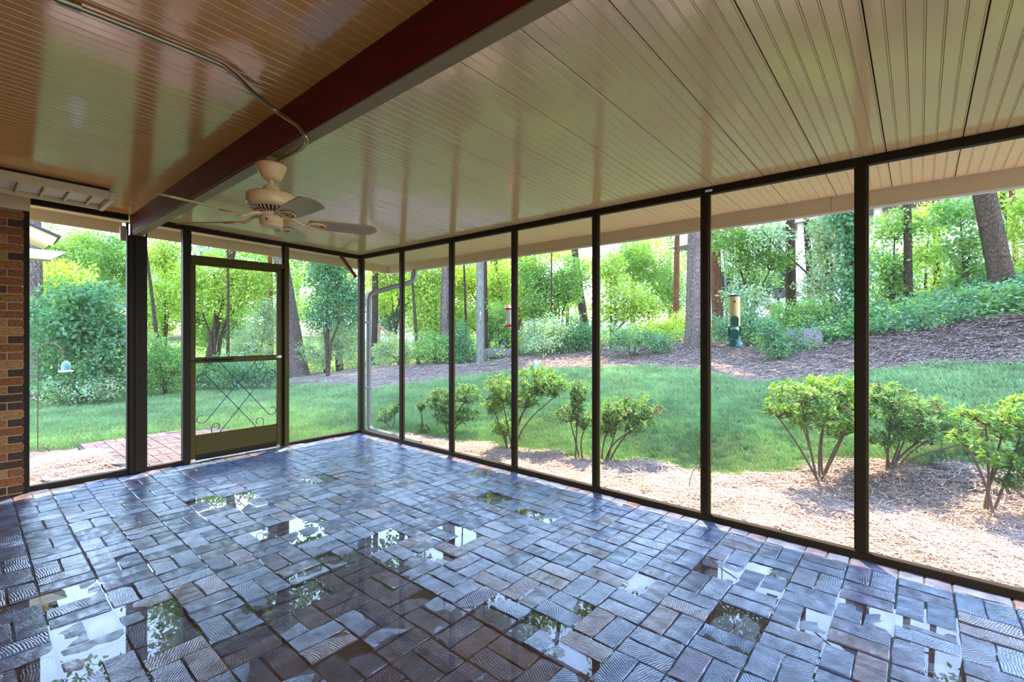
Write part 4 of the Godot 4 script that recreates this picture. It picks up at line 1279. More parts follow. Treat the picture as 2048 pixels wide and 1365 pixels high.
# ---------------------------------------------------------------- things on the eave and just outside
func eave_things() -> void:
	var o := thing("downspout", "grey downspout bending from the eave to the porch corner", "downspout")
	var st := begin()
	var run := rounded([Vector3(0.735, 2.28, 0.19), Vector3(0.735, 2.11, 0.19), Vector3(0.11, 1.90, -0.03), Vector3(0.11, 0.02, -0.03), Vector3(0.16, -0.02, 1.05)], 0.10, 6)
	tube(st, run, [0.034], 10)
	obj("pipe", st, M.downspout_grey, o)
	for y in [1.5, 0.6]:
		st = begin()
		abox(st, Vector3(0.045, y - 0.012, -0.067), Vector3(0.148, y + 0.012, 0.007), 0.003)
		obj("strap", st, M.downspout_grey, o)
	# tube feeder
	o = thing("tube_feeder", "tall yellow tube bird feeder with green caps and ports", "bird feeder", Vector3(0.69, 1.244, 4.575))
	st = begin()
	lathe(st, [Vector2(0.0, -0.004), Vector2(0.062, -0.004), Vector2(0.066, 0.004), Vector2(0.065, 0.022), Vector2(0.052, 0.038), Vector2(0.049, 0.095)], Transform3D.IDENTITY, 26)
	obj("base", st, M.green_plastic, o)
	st = begin()
	lathe(st, [Vector2(0.043, 0.04), Vector2(0.043, 0.43)], Transform3D.IDENTITY, 26)
	obj("tube", st, M.yellow_tube, o)
	st = begin()
	lathe(st, [Vector2(0.0475, 0.418), Vector2(0.050, 0.424), Vector2(0.050, 0.434), Vector2(0.040, 0.442), Vector2(0.0, 0.444)], Transform3D.IDENTITY, 26)
	obj("cap", st, M.green_plastic, o)
	st = begin()
	lathe(st, [Vector2(0.044, 0.142), Vector2(0.047, 0.145), Vector2(0.047, 0.152), Vector2(0.044, 0.155)], Transform3D.IDENTITY, 26)
	obj("band", st, M.white_paint, o)
	for e in [[0.0, 0.20, 1.0], [PI / 2, 0.125, 1.0], [-PI / 2, 0.125, 1.0], [0.0, 0.09, 1.0]]:
		var dirb := Basis(Vector3.UP, deg_to_rad(-74.4) + e[0])
		var xf := Transform3D(dirb, Vector3(0, e[1], 0))
		st = begin()
		var arch := PackedVector2Array()
		for i in 9:
			var a := PI * i / 8.0
			arch.append(Vector2(0.032 * cos(a), 0.026 + 0.03 * sin(a)))
		arch.append(Vector2(-0.03, -0.03))
		arch.append(Vector2(0.03, -0.03))
		slab(st, arch, 0.036, 0.050, xf * Transform3D(Basis(Vector3(1, 0, 0), Vector3(0, 0, 1), Vector3(0, 1, 0)), Vector3.ZERO))
		box(st, xf * Transform3D(Basis.IDENTITY, Vector3(0, -0.03, 0.064)), Vector3(0.062, 0.012, 0.036), 0.003)
		obj("feeding_port", st, M.green_plastic, o)
	st = begin()
	tube(st, [Vector3(-0.0410, 0.375, 0.0115), Vector3(-0.0424, 0.375, 0.0119)], [0.0085], 10)
	obj("seed_hole", st, M.port_black, o)
	st = begin()
	tube(st, [Vector3(0.03, 0.43, 0.02), Vector3(0.0, 0.52, 0.0), Vector3(-0.03, 0.43, -0.02)], [0.0016], 5)
	tube(st, [Vector3(0, 0.52, 0), Vector3(0, 1.14, 0)], [0.001], 5)
	obj("hanging_wire", st, M.steel, o)
	# hummingbird feeder
	o = thing("hummingbird_feeder", "red capped glass hummingbird feeder half behind a mullion", "bird feeder", Vector3(0.69, 1.424, 2.06))
	st = begin()
	lathe(st, [Vector2(0.0, 0.0), Vector2(0.045, 0.0), Vector2(0.072, 0.014), Vector2(0.072, 0.022), Vector2(0.045, 0.034), Vector2(0.0, 0.036)], Transform3D.IDENTITY, 24)
	obj("nectar_dish", st, M.red_plastic, o)
	st = begin()
	lathe(st, [Vector2(0.03, 0.034), Vector2(0.032, 0.06), Vector2(0.042, 0.11), Vector2(0.052, 0.16), Vector2(0.053, 0.215)], Transform3D.IDENTITY, 24, false)
	obj("bottle", st, M.nectar, o)
	st = begin()
	lathe(st, [Vector2(0.055, 0.205), Vector2(0.066, 0.212), Vector2(0.066, 0.228), Vector2(0.05, 0.24), Vector2(0.03, 0.256), Vector2(0.0, 0.258)], Transform3D.IDENTITY, 24)
	obj("cap", st, M.red_plastic, o)
	for k in 4:
		var a := TAU * k / 4.0 + 0.4
		st = begin()
		lathe(st, [Vector2(0.004, 0.0), Vector2(0.012, 0.006), Vector2(0.0, 0.01)], Transform3D(Basis.IDENTITY, Vector3(cos(a) * 0.055, 0.024, sin(a) * 0.055)), 8)
		obj("feeding_flower", st, M.yellow_tube, o)
	st = begin()
	tube(st, [Vector3(0, 0.256, 0), Vector3(0, 0.97, 0)], [0.001], 5)
	obj("hanging_wire", st, M.steel, o)
	# eave of the house wing beyond the pier
	var w := setting("house_wing_eave", "cream eave and rake board of the house wing beyond the pier", Vector3(0, 0, 0))
	st = begin()
	box(st, Transform3D(Basis(Vector3.BACK, -0.42) , Vector3(-3.55, 3.02, -4.15)), Vector3(1.75, 0.02, 0.7), 0.002)
	for k in 5:
		box(st, Transform3D(Basis(Vector3.BACK, -0.42), Vector3(-3.55, 3.005, -4.43 + k * 0.14)), Vector3(1.75, 0.012, 0.128), 0.003)
	obj("soffit_boards", st, M.cream_eave, w)
	st = begin()
	box(st, Transform3D(Basis(Vector3.BACK, -0.42), Vector3(-3.53, 3.06, -3.79)), Vector3(1.83, 0.15, 0.03), 0.003)
	obj("rake_board", st, M.cream_trim, w)
	st = begin()
	box(st, Transform3D(Basis(Vector3.BACK, -0.42), Vector3(-3.5, 3.14, -4.1)), Vector3(1.9, 0.03, 0.8), 0.003)
	obj("shingle_edge", st, M.roofing, w)
	st = begin()
	var ret := PackedVector2Array([Vector2(-1.6, 0.0), Vector2(-0.12, 0.0), Vector2(0.06, 0.135), Vector2(-1.6, 0.135)])
	slab(st, ret, -0.15, 0.15, Transform3D(Basis(Vector3(1, 0, 0), Vector3(0, 0, 1), Vector3(0, 1, 0)), Vector3(-2.62, 2.42, -3.95)))
	obj("cornice_return", st, M.cream_trim, w)


# ---------------------------------------------------------------- loose things in the garden
func garden_things() -> void:
	var st: SurfaceTool
	# brick path outside the door
	var path := setting("brick_path", "brick path leading from the door across the lawn")
	st = begin()
	abox(st, Vector3(-2.62, -0.2, -2.25), Vector3(-1.02, -0.072, -0.06), 0.0)
	obj("mortar_bed", st, M.joint_mortar, path)
	var shapes := []
	for k in 4:
		shapes.append(paver_mesh(50 + k, 0.2175, 0.1055))
	for j in range(0, 10):
		for i in range(0, 7):
			var x := -2.6 + (i + 0.5) * CELL
			var z := -0.08 - (j + 0.5) * CELL
			if j > 4 and i > 4 and j - 4 > 6 - i + 3:
				continue
			for s in [-0.25, 0.25]:
				var turned := (i + j) % 2 == 0
				var p := Vector3(x + (s * CELL if turned else 0.0), -0.05 + rng.randf_range(-0.003, 0.003), z + (0.0 if turned else s * CELL))
				copy_of(shapes[rng.randi() % 4], "brick", M["path_brick_%d" % (rng.randi() % 3)], Transform3D(Basis(Vector3.UP, PI / 2 if turned else 0.0), p), path)
	# garden hose
	var o := thing("garden_hose", "grey garden hose coiled on pine straw outside the left screen", "hose", Vector3(-2.75, -0.055, -0.52))
	st = begin()
	var pts := []
	for k in 70:
		var a := 0.28 * k + 2.4
		var r := 0.30 - 0.012 * sin(k * 0.5)
		pts.append(Vector3(cos(a) * (r + 0.05 * (k % 23) / 23.0), 0.012 + 0.006 * sin(k * 1.3) + 0.012 * int(k / 23), sin(a) * r * 0.7))
	tube(st, pts, [0.011], 7)
	obj("coil", st, M.hose_grey, o)
	# shepherd's hook with a hanging bell feeder
	o = thing("shepherd_hook", "slender rusty shepherd's hook standing on the lawn edge near the pier", "garden hook", Vector3(-2.97, -0.1, -2.39))
	st = begin()
	pts = [Vector3(0, -0.05, 0), Vector3(0, 0.6, 0), Vector3(0.005, 1.12, 0.005)]
	var side := Vector3(0.653, 0, 0.757)
	for k in 12:
		var a := PI - PI * k / 11.0 * 1.05
		pts.append(Vector3(0, 1.2, 0) + side * (0.15 + 0.15 * cos(a)) + Vector3(0, 0.13 * sin(a), 0))
	pts.append(Vector3(0, 1.16, 0) + side * 0.34)
	tube(st, pts, [0.006], 6)
	obj("rod", st, M.rust_iron, o)
	st = begin()
	tube(st, rounded([Vector3(0, 0.06, 0), side * 0.13 + Vector3(0, 0.055, 0), side * 0.14 + Vector3(0, -0.04, 0)], 0.03, 3), [0.006], 6)
	obj("foot_prong", st, M.rust_iron, o)
	o = thing("bell_feeder", "pale teal bell feeder hanging from the shepherd's hook", "bird feeder", Vector3(-2.97, 0.86, -2.39) + side * 0.345)
	st = begin()
	lathe(st, [Vector2(0.0, 0.015), Vector2(0.055, 0.016), Vector2(0.072, 0.022), Vector2(0.073, 0.03), Vector2(0.03, 0.05)], Transform3D.IDENTITY, 20, false)
	obj("tray", st, M.grey_metal, o)
	st = begin()
	lathe(st, [Vector2(0.046, 0.035), Vector2(0.046, 0.09), Vector2(0.036, 0.13), Vector2(0.012, 0.155), Vector2(0.0, 0.157)], Transform3D.IDENTITY, 20, false)
	obj("dome", st, M.teal_metal, o)
	st = begin()
	tube(st, [Vector3(0, 0.155, 0), Vector3(0, 0.21, 0)], [0.002], 5)
	obj("hanger", st, M.rust_iron, o)
	# wire plant prop in the bed
	o = thing("plant_prop", "small bent wire plant prop stuck in the straw beside a mullion", "garden stake", Vector3(0.80, -0.11, 4.24))
	for e in [[0.0, 0.11], [1.9, 0.10], [4.0, 0.09]]:
		st = begin()
		pts = []
		for k in 11:
			var a := PI * k / 10.0 * 0.62
			pts.append(Vector3(cos(e[0]) * e[1] * cos(a), 0.22 * sin(a) / sin(PI * 0.62) * (1.0 if k < 8 else 1.05) + 0.02, sin(e[0]) * e[1] * cos(a)))
		pts.push_front(Vector3(cos(e[0]) * e[1], -0.03, sin(e[0]) * e[1]))
		tube(st, pts, [0.0035], 6)
		obj("leg", st, M.rust_iron, o)
	st = begin()
	tube(st, [Vector3(0, 0.2, 0), Vector3(0.02, 0.36, 0.01), Vector3(0.05, 0.46, 0.02), Vector3(0.02, 0.50, -0.06)], [0.0035], 6)
	obj("stem", st, M.rust_iron, o)
	# wooden pole with a tag
	o = thing("wooden_pole", "bare weathered wooden pole on the straw bank", "pole", Vector3(5.13, 0.50, -2.81))
	st = begin()
	tube(st, along(Vector3(0, -0.2, 0), Vector3(-0.06, 6.5, 0.02), 8), [0.112, 0.105, 0.10, 0.098, 0.095], 14)
	obj("shaft", st, M.pole_wood, o)
	st = begin()
	box(st, Transform3D(Basis(Vector3.UP, 0.95), Vector3(-0.085, 1.36, 0.075)), Vector3(0.10, 0.07, 0.012), 0.003)
	obj("tag_plate", st, M.white_paint, o)
	# pale log and the dark round lid behind it
	o = thing("fallen_log", "pale bleached log lying beside the wooden pole", "log", Vector3(6.05, 0.76, -3.1))
	st = begin()
	tube(st, [Vector3(-0.25, -0.02, -0.42), Vector3(-0.12, 0.0, -0.2), Vector3(0.02, 0.01, 0.0), Vector3(0.16, 0.02, 0.22), Vector3(0.26, -0.02, 0.42)], [0.14, 0.17, 0.16, 0.17, 0.12], 14, 0.06)
	obj("wood", st, M.weathered_wood, o)
	o = thing("kettle_grill", "dark round kettle grill behind the pale log", "grill", Vector3(6.75, 0.68, -3.45))
	st = begin()
	lathe(st, [Vector2(0.0, 0.18), Vector2(0.09, 0.20), Vector2(0.15, 0.27), Vector2(0.165, 0.34)], Transform3D.IDENTITY, 20, false)
	obj("bowl", st, M.port_black, o)
	st = begin()
	lathe(st, [Vector2(0.168, 0.342), Vector2(0.16, 0.40), Vector2(0.11, 0.46), Vector2(0.03, 0.485), Vector2(0.0, 0.486)], Transform3D.IDENTITY, 20, false)
	obj("lid", st, M.port_black, o)
	for k in 3:
		var a := TAU * k / 3.0
		st = begin()
		tube(st, [Vector3(cos(a) * 0.09, 0.22, sin(a) * 0.09), Vector3(cos(a) * 0.17, -0.03, sin(a) * 0.17)], [0.01], 6)
		obj("leg", st, M.black_iron, o)
	# stump
	o = thing("tree_stump", "broad grey weathered tree stump on the straw bank", "stump", Vector3(7.66, 0.9, 3.98))
	st = begin()
	st.set_smooth_group(0)
	var n := 40
	var rows := [Vector2(0.42, -0.12), Vector2(0.38, 0.0), Vector2(0.34, 0.14), Vector2(0.32, 0.32), Vector2(0.305, 0.48), Vector2(0.28, 0.51), Vector2(0.12, 0.47), Vector2(0.0, 0.48)]
	for i in rows.size() - 1:
		for k in n:
			var q := []
			for c in [[0, 0], [1, 0], [1, 1], [0, 1]]:
				var a: float = TAU * ((k + c[0]) % n) / n
				var r: Vector2 = rows[i + c[1]]
				var f: float = 1.0 + 0.08 * sin(a * 7.0) + 0.05 * sin(a * 13.0 + 1.0) + (0.12 * sin(a * 4.0 + 0.5) if r.y < 0.1 else 0.0)
				q.append(Vector3(cos(a) * r.x * f, r.y + (0.05 * sin(a * 3.0) if r.y > 0.4 and r.x > 0.2 else 0.0), sin(a) * r.x * f))
			quad(st, q[0], q[1], q[2], q[3], Vector3(q[0].x + q[1].x, 0.02 if i < 5 else 3.0, q[0].z + q[1].z))
	obj("wood", st, M.weathered_wood, o)
	# strap leaved plant
	o = thing("strap_leaf_plant", "grey green strap leaved plant at the top of the lawn", "plant", Vector3(4.94, 0.47, -0.88))
	var r := RandomNumberGenerator.new()
	r.seed = 77
	for k in 13:
		st = begin()
		st.set_smooth_group(0)
		var a := r.randf() * TAU
		var d := Vector3(cos(a), 0, sin(a))
		var s := Vector3(-sin(a), 0, cos(a))
		var l := r.randf_range(0.28, 0.42)
		var droop := r.randf_range(0.2, 0.75)
		var prev := []
		for i in 7:
			var t := i / 6.0
			var c := d * l * (0.25 * t + droop * 0.9 * t * t) + Vector3(0, l * (1.05 * t - droop * 0.75 * t * t), 0)
			var wd := 0.022 * (1.0 - t * t) + 0.002
			var cur := [c - s * wd, c + s * wd]
			if prev:
				quad(st, prev[0], prev[1], cur[1], cur[0], Vector3.UP)
			prev = cur
		obj("strap_leaf", st, M.teal_metal, o)
	# bright seedling in the bed
	o = thing("seedling", "tiny bright green seedling in the straw by the fifth panel", "plant", Vector3(0.45, -0.10, 3.86))
	for k in 7:
		st = begin()
		st.set_smooth_group(0)
		var a := TAU * k / 7.0 * 2.0
		var d := Vector3(cos(a), 0, sin(a))
		var s := Vector3(-sin(a), 0, cos(a))
		var c := Vector3(0, 0.03 + 0.018 * k, 0)
		quad(st, c, c + d * 0.03 + s * 0.016 + Vector3(0, 0.015, 0), c + d * 0.07 + Vector3(0, 0.012, 0), c + d * 0.03 - s * 0.016 + Vector3(0, 0.015, 0), Vector3.UP)
		obj("leaf", st, M.seedling_leaf if M.has("seedling_leaf") else mat("seedling_leaf", Color(0.60, 0.80, 0.20), 0.5), o)
	st = begin()
	tube(st, [Vector3(0, -0.03, 0), Vector3(0, 0.15, 0)], [0.002], 5)
	obj("stem", st, M.stem_brown, o)


# ---------------------------------------------------------------- foliage shapes
func leaf_at(st: SurfaceTool, c: Vector3, d: Vector3, up: Vector3, l: float, wd: float, tint: Color) -> void:
	var s := d.cross(up).normalized() * wd / 2.0
	var n := s.cross(d).normalized() * wd * 0.18
	var mid := c + d * l * 0.45
	st.set_color(tint)
	var tip := c + d * l
	for t in [[c, mid + s + n, tip], [c, tip, mid - s + n]]:
		for v in t:
			st.add_vertex(v)


func leaf_cluster(seed_: int, n: int, radius: float, l: float, wd: float) -> ArrayMesh:
	var r := RandomNumberGenerator.new()
	r.seed = seed_
	var st := begin()
	st.set_smooth_group(-1)
	for k in n:
		var c := ball(r) * radius * pow(r.randf(), 0.5)
		var d := (ball(r) + Vector3(0, -0.25, 0)).normalized()
		var up := (Vector3.UP + ball(r) * 0.8).normalized()
		var v := r.randf_range(0.65, 1.3)
		leaf_at(st, c, d, up, l * r.randf_range(0.7, 1.2), wd * r.randf_range(0.8, 1.2), Color(v * r.randf_range(0.9, 1.15), v, v * r.randf_range(0.7, 1.1)))
	st.generate_normals()
	return st.commit()


func whorl(seed_: int, n: int, l: float, wd: float) -> ArrayMesh:
	# leaves set round the end of a twig, and a few below
	var r := RandomNumberGenerator.new()
	r.seed = seed_
	var st := begin()
	st.set_smooth_group(-1)
	for k in n:
		var a := TAU * k / n * 1.62 * n / 5.0 + r.randf() * 0.4
		var el := r.randf_range(-0.15, 0.75)
		var d := Vector3(cos(a) * cos(el), sin(el), sin(a) * cos(el))
		var v := r.randf_range(0.75, 1.25)
		leaf_at(st, Vector3(0, -0.012 * int(k / 5), 0), d, Vector3.UP, l * r.randf_range(0.75, 1.15), wd, Color(v * r.randf_range(0.9, 1.1), v, v * r.randf_range(0.7, 1.0)))
	st.generate_normals()
	return st.commit()


func tint_of(cl: int) -> Color:
	var base: Color = [Color(0.50, 0.62, 0.13), Color(0.29, 0.46, 0.14), Color(0.17, 0.32, 0.17), Color(0.48, 0.57, 0.38)][cl]
	var v := rng.randf_range(0.75, 1.25)
	return Color(base.r * v * rng.randf_range(0.85, 1.15), base.g * v, base.b * v * rng.randf_range(0.8, 1.2))


func fill_lobe(where: Array, tints: Array, c: Vector3, rad: Vector2, n: int, size: float, cl: int) -> void:
	for k in n:
		var p := ball(rng) * pow(rng.randf(), 0.38)
		var q := c + Vector3(p.x * rad.x, p.y * rad.y, p.z * rad.x)
		var s := size * rng.randf_range(0.75, 1.3)
		where.append(Transform3D(Basis(ball(rng), rng.randf() * TAU).scaled(Vector3(s, s, s)), q))
		tints.append(tint_of(cl))


var CLUSTERS := []
var SMALL := []
var WHORLS := []


func foliage_shapes() -> void:
	for k in 3:
		CLUSTERS.append(leaf_cluster(100 + k, 42, 0.28, 0.095, 0.05))
		SMALL.append(leaf_cluster(200 + k, 34, 0.18, 0.062, 0.03))
		WHORLS.append(whorl(300 + k, 13, 0.052, 0.018))


# ---------------------------------------------------------------- azaleas in the bed
func bed_shrubs() -> void:
	foliage_shapes()
	for a in AZALEAS:
		var o := thing("azalea", a[0], "shrub", a[1], "azaleas in the straw bed along the screens")
		var where := []
		var tints := []
		var lobes: Array = a[2]
		var foot: Vector3 = a[1]
		var stems := begin()
		for i in range(0, lobes.size(), 2):
			var c: Vector3 = lobes[i] - foot
			var rad: Vector2 = lobes[i + 1]
			# a stem to the lobe, forking near its top
			var knee := Vector3(c.x * 0.35 + rng.randf_range(-0.05, 0.05), c.y * 0.45, c.z * 0.35 + rng.randf_range(-0.05, 0.05))
			var root := Vector3(rng.randf_range(-0.04, 0.04), -0.05, rng.randf_range(-0.04, 0.04))
			var neck := c + Vector3(0, -rad.y * 0.6, 0)
			tube(stems, rounded([root, knee, neck], 0.2, 5), [0.011, 0.010, 0.010, 0.009, 0.008, 0.008, 0.007, 0.006], 6)
			var n := int(clampf(640.0 * rad.x * rad.y * 3.1, 30, 190))
			for k in n:
				var p := ball(rng) * pow(rng.randf(), 0.4)
				p.y = p.y * 0.85 + 0.15
				var q := c + Vector3(p.x * rad.x, p.y * rad.y, p.z * rad.x * 0.9)
				if k % 5 == 0:
					tube(stems, [neck, neck.lerp(q, 0.5) + Vector3(0, -0.015, 0), q], [0.005, 0.004, 0.002], 4)
				var s := rng.randf_range(0.8, 1.25)
				var lean := Vector3(p.x * 0.7, 1.0, p.z * 0.7).normalized()
				var bs := Basis(Quaternion(Vector3.UP, lean)) * Basis(Vector3.UP, rng.randf() * TAU)
				where.append(Transform3D(bs.scaled(Vector3(s, s, s)), q))
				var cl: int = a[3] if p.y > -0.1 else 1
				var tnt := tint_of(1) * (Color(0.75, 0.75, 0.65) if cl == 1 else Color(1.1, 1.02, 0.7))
				if rng.randf() < 0.04:
					tnt = Color(0.20, 0.12, 0.07)
				tints.append(tnt)
		obj("stems", stems, M.stem_brown, o)
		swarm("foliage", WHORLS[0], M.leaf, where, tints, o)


# ---------------------------------------------------------------- trees and shrubs of the wood
func woods() -> void:
	for t in TRUNKS:
		var foot: Vector3 = t[2]
		var up5: Vector3 = t[3] - foot
		var big: float = t[4]
		var tall := 11.0 if t[6] > 0 else 6.5
		var o := thing(t[0], t[1], "tree", foot)
		var st := begin()
		var pts := []
		var rad := []
		for i in 13:
			var s := i / 12.0
			var y := -0.3 + (tall + 0.3) * s
			var w := Vector3(sin(s * 5.0 + foot.x), 0, cos(s * 4.0 + foot.z)) * 0.05 * s * (2.0 if t[6] == 1 else 0.6)
			pts.append(Vector3(up5.x * y / 5.0, y, up5.z * y / 5.0) + w)
			var flare := 1.0 + (0.35 if big > 0.2 else 0.1) * exp(-maxf(y, 0.0) * 3.0)
			rad.append(big * lerpf(1.0, 0.35, s) * flare)
		tube(st, pts, rad, 14 if big > 0.15 else 8, 0.05 if big > 0.15 else 0.02)
		if t[6] > 0:
			for k in 7:
				var s := 0.55 + 0.06 * k
				var p: Vector3 = pts[int(s * 12)]
				var a := rng.randf() * TAU
				var d := Vector3(cos(a), 0.45, sin(a)) * rng.randf_range(1.4, 2.6)
				tube(st, [p, p + d * 0.5 + Vector3(0, 0.1, 0), p + d], [big * 0.3, big * 0.2, 0.02], 6)
		obj("trunk", st, M["bark_%d" % t[5]], o)
		if t[6] > 0:
			var where := []
			var tints := []
			var many: int = [0, 6, 3, 10][t[6]]
			for k in many:
				var a := TAU * k / 9.0 * 4.0 + foot.x
				var s := rng.randf_range(0.62, 1.0)
				var c: Vector3 = pts[int(s * 12)] + Vector3(cos(a), 0.1, sin(a)) * rng.randf_range(0.8, 2.9)
				fill_lobe(where, tints, c, Vector2(rng.randf_range(0.9, 1.6), rng.randf_range(0.6, 1.0)), 26, 2.0, 1 if t[6] == 1 else 2)
			swarm("crown", CLUSTERS[0], M.leaf, where, tints, o)
	for u in UNDERSTORY:
		var foot: Vector3 = u[2]
		var o := thing(u[0], u[1], "tree" if u[0].ends_with("tree") else ("climber" if u[0] == "climbing_ivy" else "shrub"), foot)
		var where := []
		var tints := []
		var st := begin()
		var lobes: Array = u[3]
		for i in range(0, lobes.size(), 2):
			var c: Vector3 = lobes[i] - foot
			var rad: Vector2 = lobes[i + 1]
			var small: bool = u[5] == 1
			var area := rad.x * rad.y * PI
			fill_lobe(where, tints, c, rad, int(clampf(area * (100.0 if small else 46.0), 22, 260)), 1.0, u[4])
			var knee := Vector3(c.x * 0.2, maxf(0.1, c.y * 0.5), c.z * 0.2)
			var thick := 0.022 if small else 0.04
			tube(st, [Vector3(0, -0.15, 0), knee, c], [thick, thick * 0.75, 0.008], 6)
			for k in 4:
				var q := ball(rng)
				tube(st, [knee.lerp(c, 0.75), c + Vector3(q.x * rad.x, q.y * rad.y, q.z * rad.x) * 0.8], [0.014, 0.004], 4)
		obj("stems", st, M.bark_1, o)
		swarm("foliage", SMALL[0] if u[5] == 1 else CLUSTERS[1], M.leaf, where, tints, o)
	for b in BACKDROP:
		var foot: Vector3 = b[0]
		var tall: float = b[1]
		var o := thing("distant_tree", "hazy tree far back in the wood " + b[3], "tree", foot, "distant trees at the back of the wood")
		var st := begin()
		tube(st, [Vector3(0, -0.4, 0), Vector3(0.1, tall * 0.5, 0), Vector3(0, tall, 0.1)], [0.17, 0.13, 0.05], 8)
		obj("trunk", st, M.bark_1, o)
		var where := []
		var tints := []
		for k in 9:
			var a := TAU * k / 9.0 * 2.0
			var c := Vector3(cos(a) * 1.4, tall * (0.22 + 0.09 * k), sin(a) * 1.4)
			fill_lobe(where, tints, c, Vector2(1.4, 0.75), 20, 2.0, b[2])
		swarm("crown", CLUSTERS[2], M.leaf, where, tints, o)


# ---------------------------------------------------------------- houses, drive, car
func far_things() -> void:
	var st: SurfaceTool
	var o := thing("white_house", "white house with columns glimpsed through the trees at right", "house", Vector3(24.5, 2.9, 1.4))
	o.rotation.y = -0.35
	st = begin()
	abox(st, Vector3(-2.0, -1.5, -5.5), Vector3(4.0, 3.4, 5.5), 0.02)
	obj("wall", st, M.house_white, o)
	st = begin()
	var gable := PackedVector2Array([Vector2(-3.4, 0.0), Vector2(1.0, 2.4), Vector2(5.0, 0.0)])
	slab(st, gable, -6.0, 6.0, Transform3D(Basis(Vector3(1, 0, 0), Vector3(0, 0, 1), Vector3(0, 1, 0)), Vector3(0, 3.4, 0)))
	obj("roof", st, M.house_roof, o)
	for z in [-4.6, -1.6, 1.4, 4.4]:
		st = begin()
		tube(st, [Vector3(-3.0, -1.5, z), Vector3(-3.0, 3.42, z)], [0.14], 10)
		obj("column", st, M.house_white, o)
	st = begin()
	abox(st, Vector3(-3.4, -1.6, -5.6), Vector3(-2.0, -1.0, 5.6), 0.02)
	obj("porch_deck", st, M.concrete, o)
	for z in [-3.1, 0.0, 3.0]:
		st = begin()
		abox(st, Vector3(-2.05, 0.1, z - 0.5), Vector3(-1.98, 1.9, z + 0.5), 0.01)
		var f := obj("window", st, M.white_paint, o)
		st = begin()
		abox(st, Vector3(-2.07, 0.18, z - 0.42), Vector3(-2.03, 1.82, z + 0.42), 0.005)
		obj("pane", st, M.window_dark, f)
	o = thing("pale_house", "pale house far behind the wooden stair frame", "house", Vector3(17.0, 0.9, -21.0))
	o.rotation.y = 0.5
	st = begin()
	abox(st, Vector3(-4, -1.0, -2), Vector3(4, 2.2, 2), 0.02)
	obj("wall", st, M.house_white, o)
	st = begin()
	gable = PackedVector2Array([Vector2(-2.6, 0.0), Vector2(0.0, 1.3), Vector2(2.6, 0.0)])
	slab(st, gable, -4.5, 4.5, Transform3D(Basis(Vector3(0, 0, 1), Vector3(1, 0, 0), Vector3(0, 1, 0)), Vector3(0, 2.2, 0)))
	obj("roof", st, M.house_roof, o)
	for x in [-2.4, 0.2, 2.5]:
		st = begin()
		abox(st, Vector3(x - 0.5, 0.3, 1.95), Vector3(x + 0.5, 1.5, 2.04), 0.01)
		obj("window", st, M.window_dark, o)
	# wooden stair frame
	o = thing("stair_frame", "tan wooden stair rail sloping down among the trees by the corner", "stairs", Vector3(5.95, 0.22, -8.5))
	var a := Vector3(-0.07, 1.38, -0.08)
	var b := Vector3(0.9, 0.35, 1.05)
	st = begin()
	tube(st, [a, b], [0.055], 4)
	obj("hand_rail", st, M.tan_wood, o)
	for p in [[a + Vector3(0.05, -0.06, 0), 0.05], [a.lerp(b, 0.55), 0.04], [b, 0.04]]:
		st = begin()
		tube(st, [Vector3(p[0].x, -0.2, p[0].z), p[0]], [p[1]], 6)
		obj("post", st, M.tan_wood, o)
	# reddish leaning post beside the ivy hung trunk
	o = thing("leaning_post", "reddish bare post leaning against the ivy hung trunk", "post", Vector3(4.25, 0.10, -8.17))
	st = begin()
	tube(st, along(Vector3(-0.03, -0.2, 0), Vector3(0.02, 2.07, 0.02), 3), [0.075, 0.065], 10)
	obj("wood", st, M.bark_2, o)
	# nest box and white bench
	o = thing("nest_box", "grey wooden nest box with a round hole on the brown pine", "nest box", Vector3(10.64, 2.27, 2.905))
	o.rotation.y = -0.95
	st = begin()
	abox(st, Vector3(-0.11, 0.0, -0.09), Vector3(0.11, 0.27, 0.09), 0.005)
	obj("box", st, M.pole_wood, o)
	st = begin()
	box(st, Transform3D(Basis(Vector3.RIGHT, 0.15), Vector3(0, 0.285, 0.01)), Vector3(0.26, 0.02, 0.24), 0.004)
	obj("lid", st, M.pole_wood, o)
	st = begin()
	tube(st, [Vector3(0, 0.19, 0.085), Vector3(0, 0.19, 0.096)], [0.036], 14)
	obj("entrance_hole", st, M.port_black, o)
	st = begin()
	tube(st, [Vector3(0, -1.3, -0.02), Vector3(0, 0.02, -0.02)], [0.035], 8)
	obj("post", st, M.pole_wood, o)
	o = thing("bird_bath", "white stone bird bath on a tan pedestal near the nest box", "bird bath", Vector3(11.42, 1.2, 2.585))
	st = begin()
	lathe(st, [Vector2(0.0, 0.82), Vector2(0.10, 0.83), Vector2(0.24, 0.90), Vector2(0.29, 0.98), Vector2(0.29, 1.01), Vector2(0.25, 1.0), Vector2(0.0, 0.94)], Transform3D.IDENTITY, 20)
	obj("bowl", st, M.house_white, o)
	st = begin()
	lathe(st, [Vector2(0.15, -0.1), Vector2(0.14, 0.06), Vector2(0.07, 0.14), Vector2(0.055, 0.6), Vector2(0.085, 0.83)], Transform3D.IDENTITY, 16)
	obj("pedestal", st, M.yellow_tube, o)
	# utility box
	o = thing("utility_box", "grey metal utility box on the far ivy bank", "utility box", Vector3(14.9, 2.35, 5.9))
	st = begin()
	abox(st, Vector3(-0.2, -0.2, -0.22), Vector3(0.2, 0.28, 0.22), 0.02)
	obj("cabinet", st, M.grey_metal, o)
	st = begin()
	abox(st, Vector3(-0.23, 0.28, -0.25), Vector3(0.23, 0.32, 0.25), 0.01)
	obj("lid", st, M.grey_metal, o)
	# drive
	st = begin()
	st.set_smooth_group(0)
	var prev := []
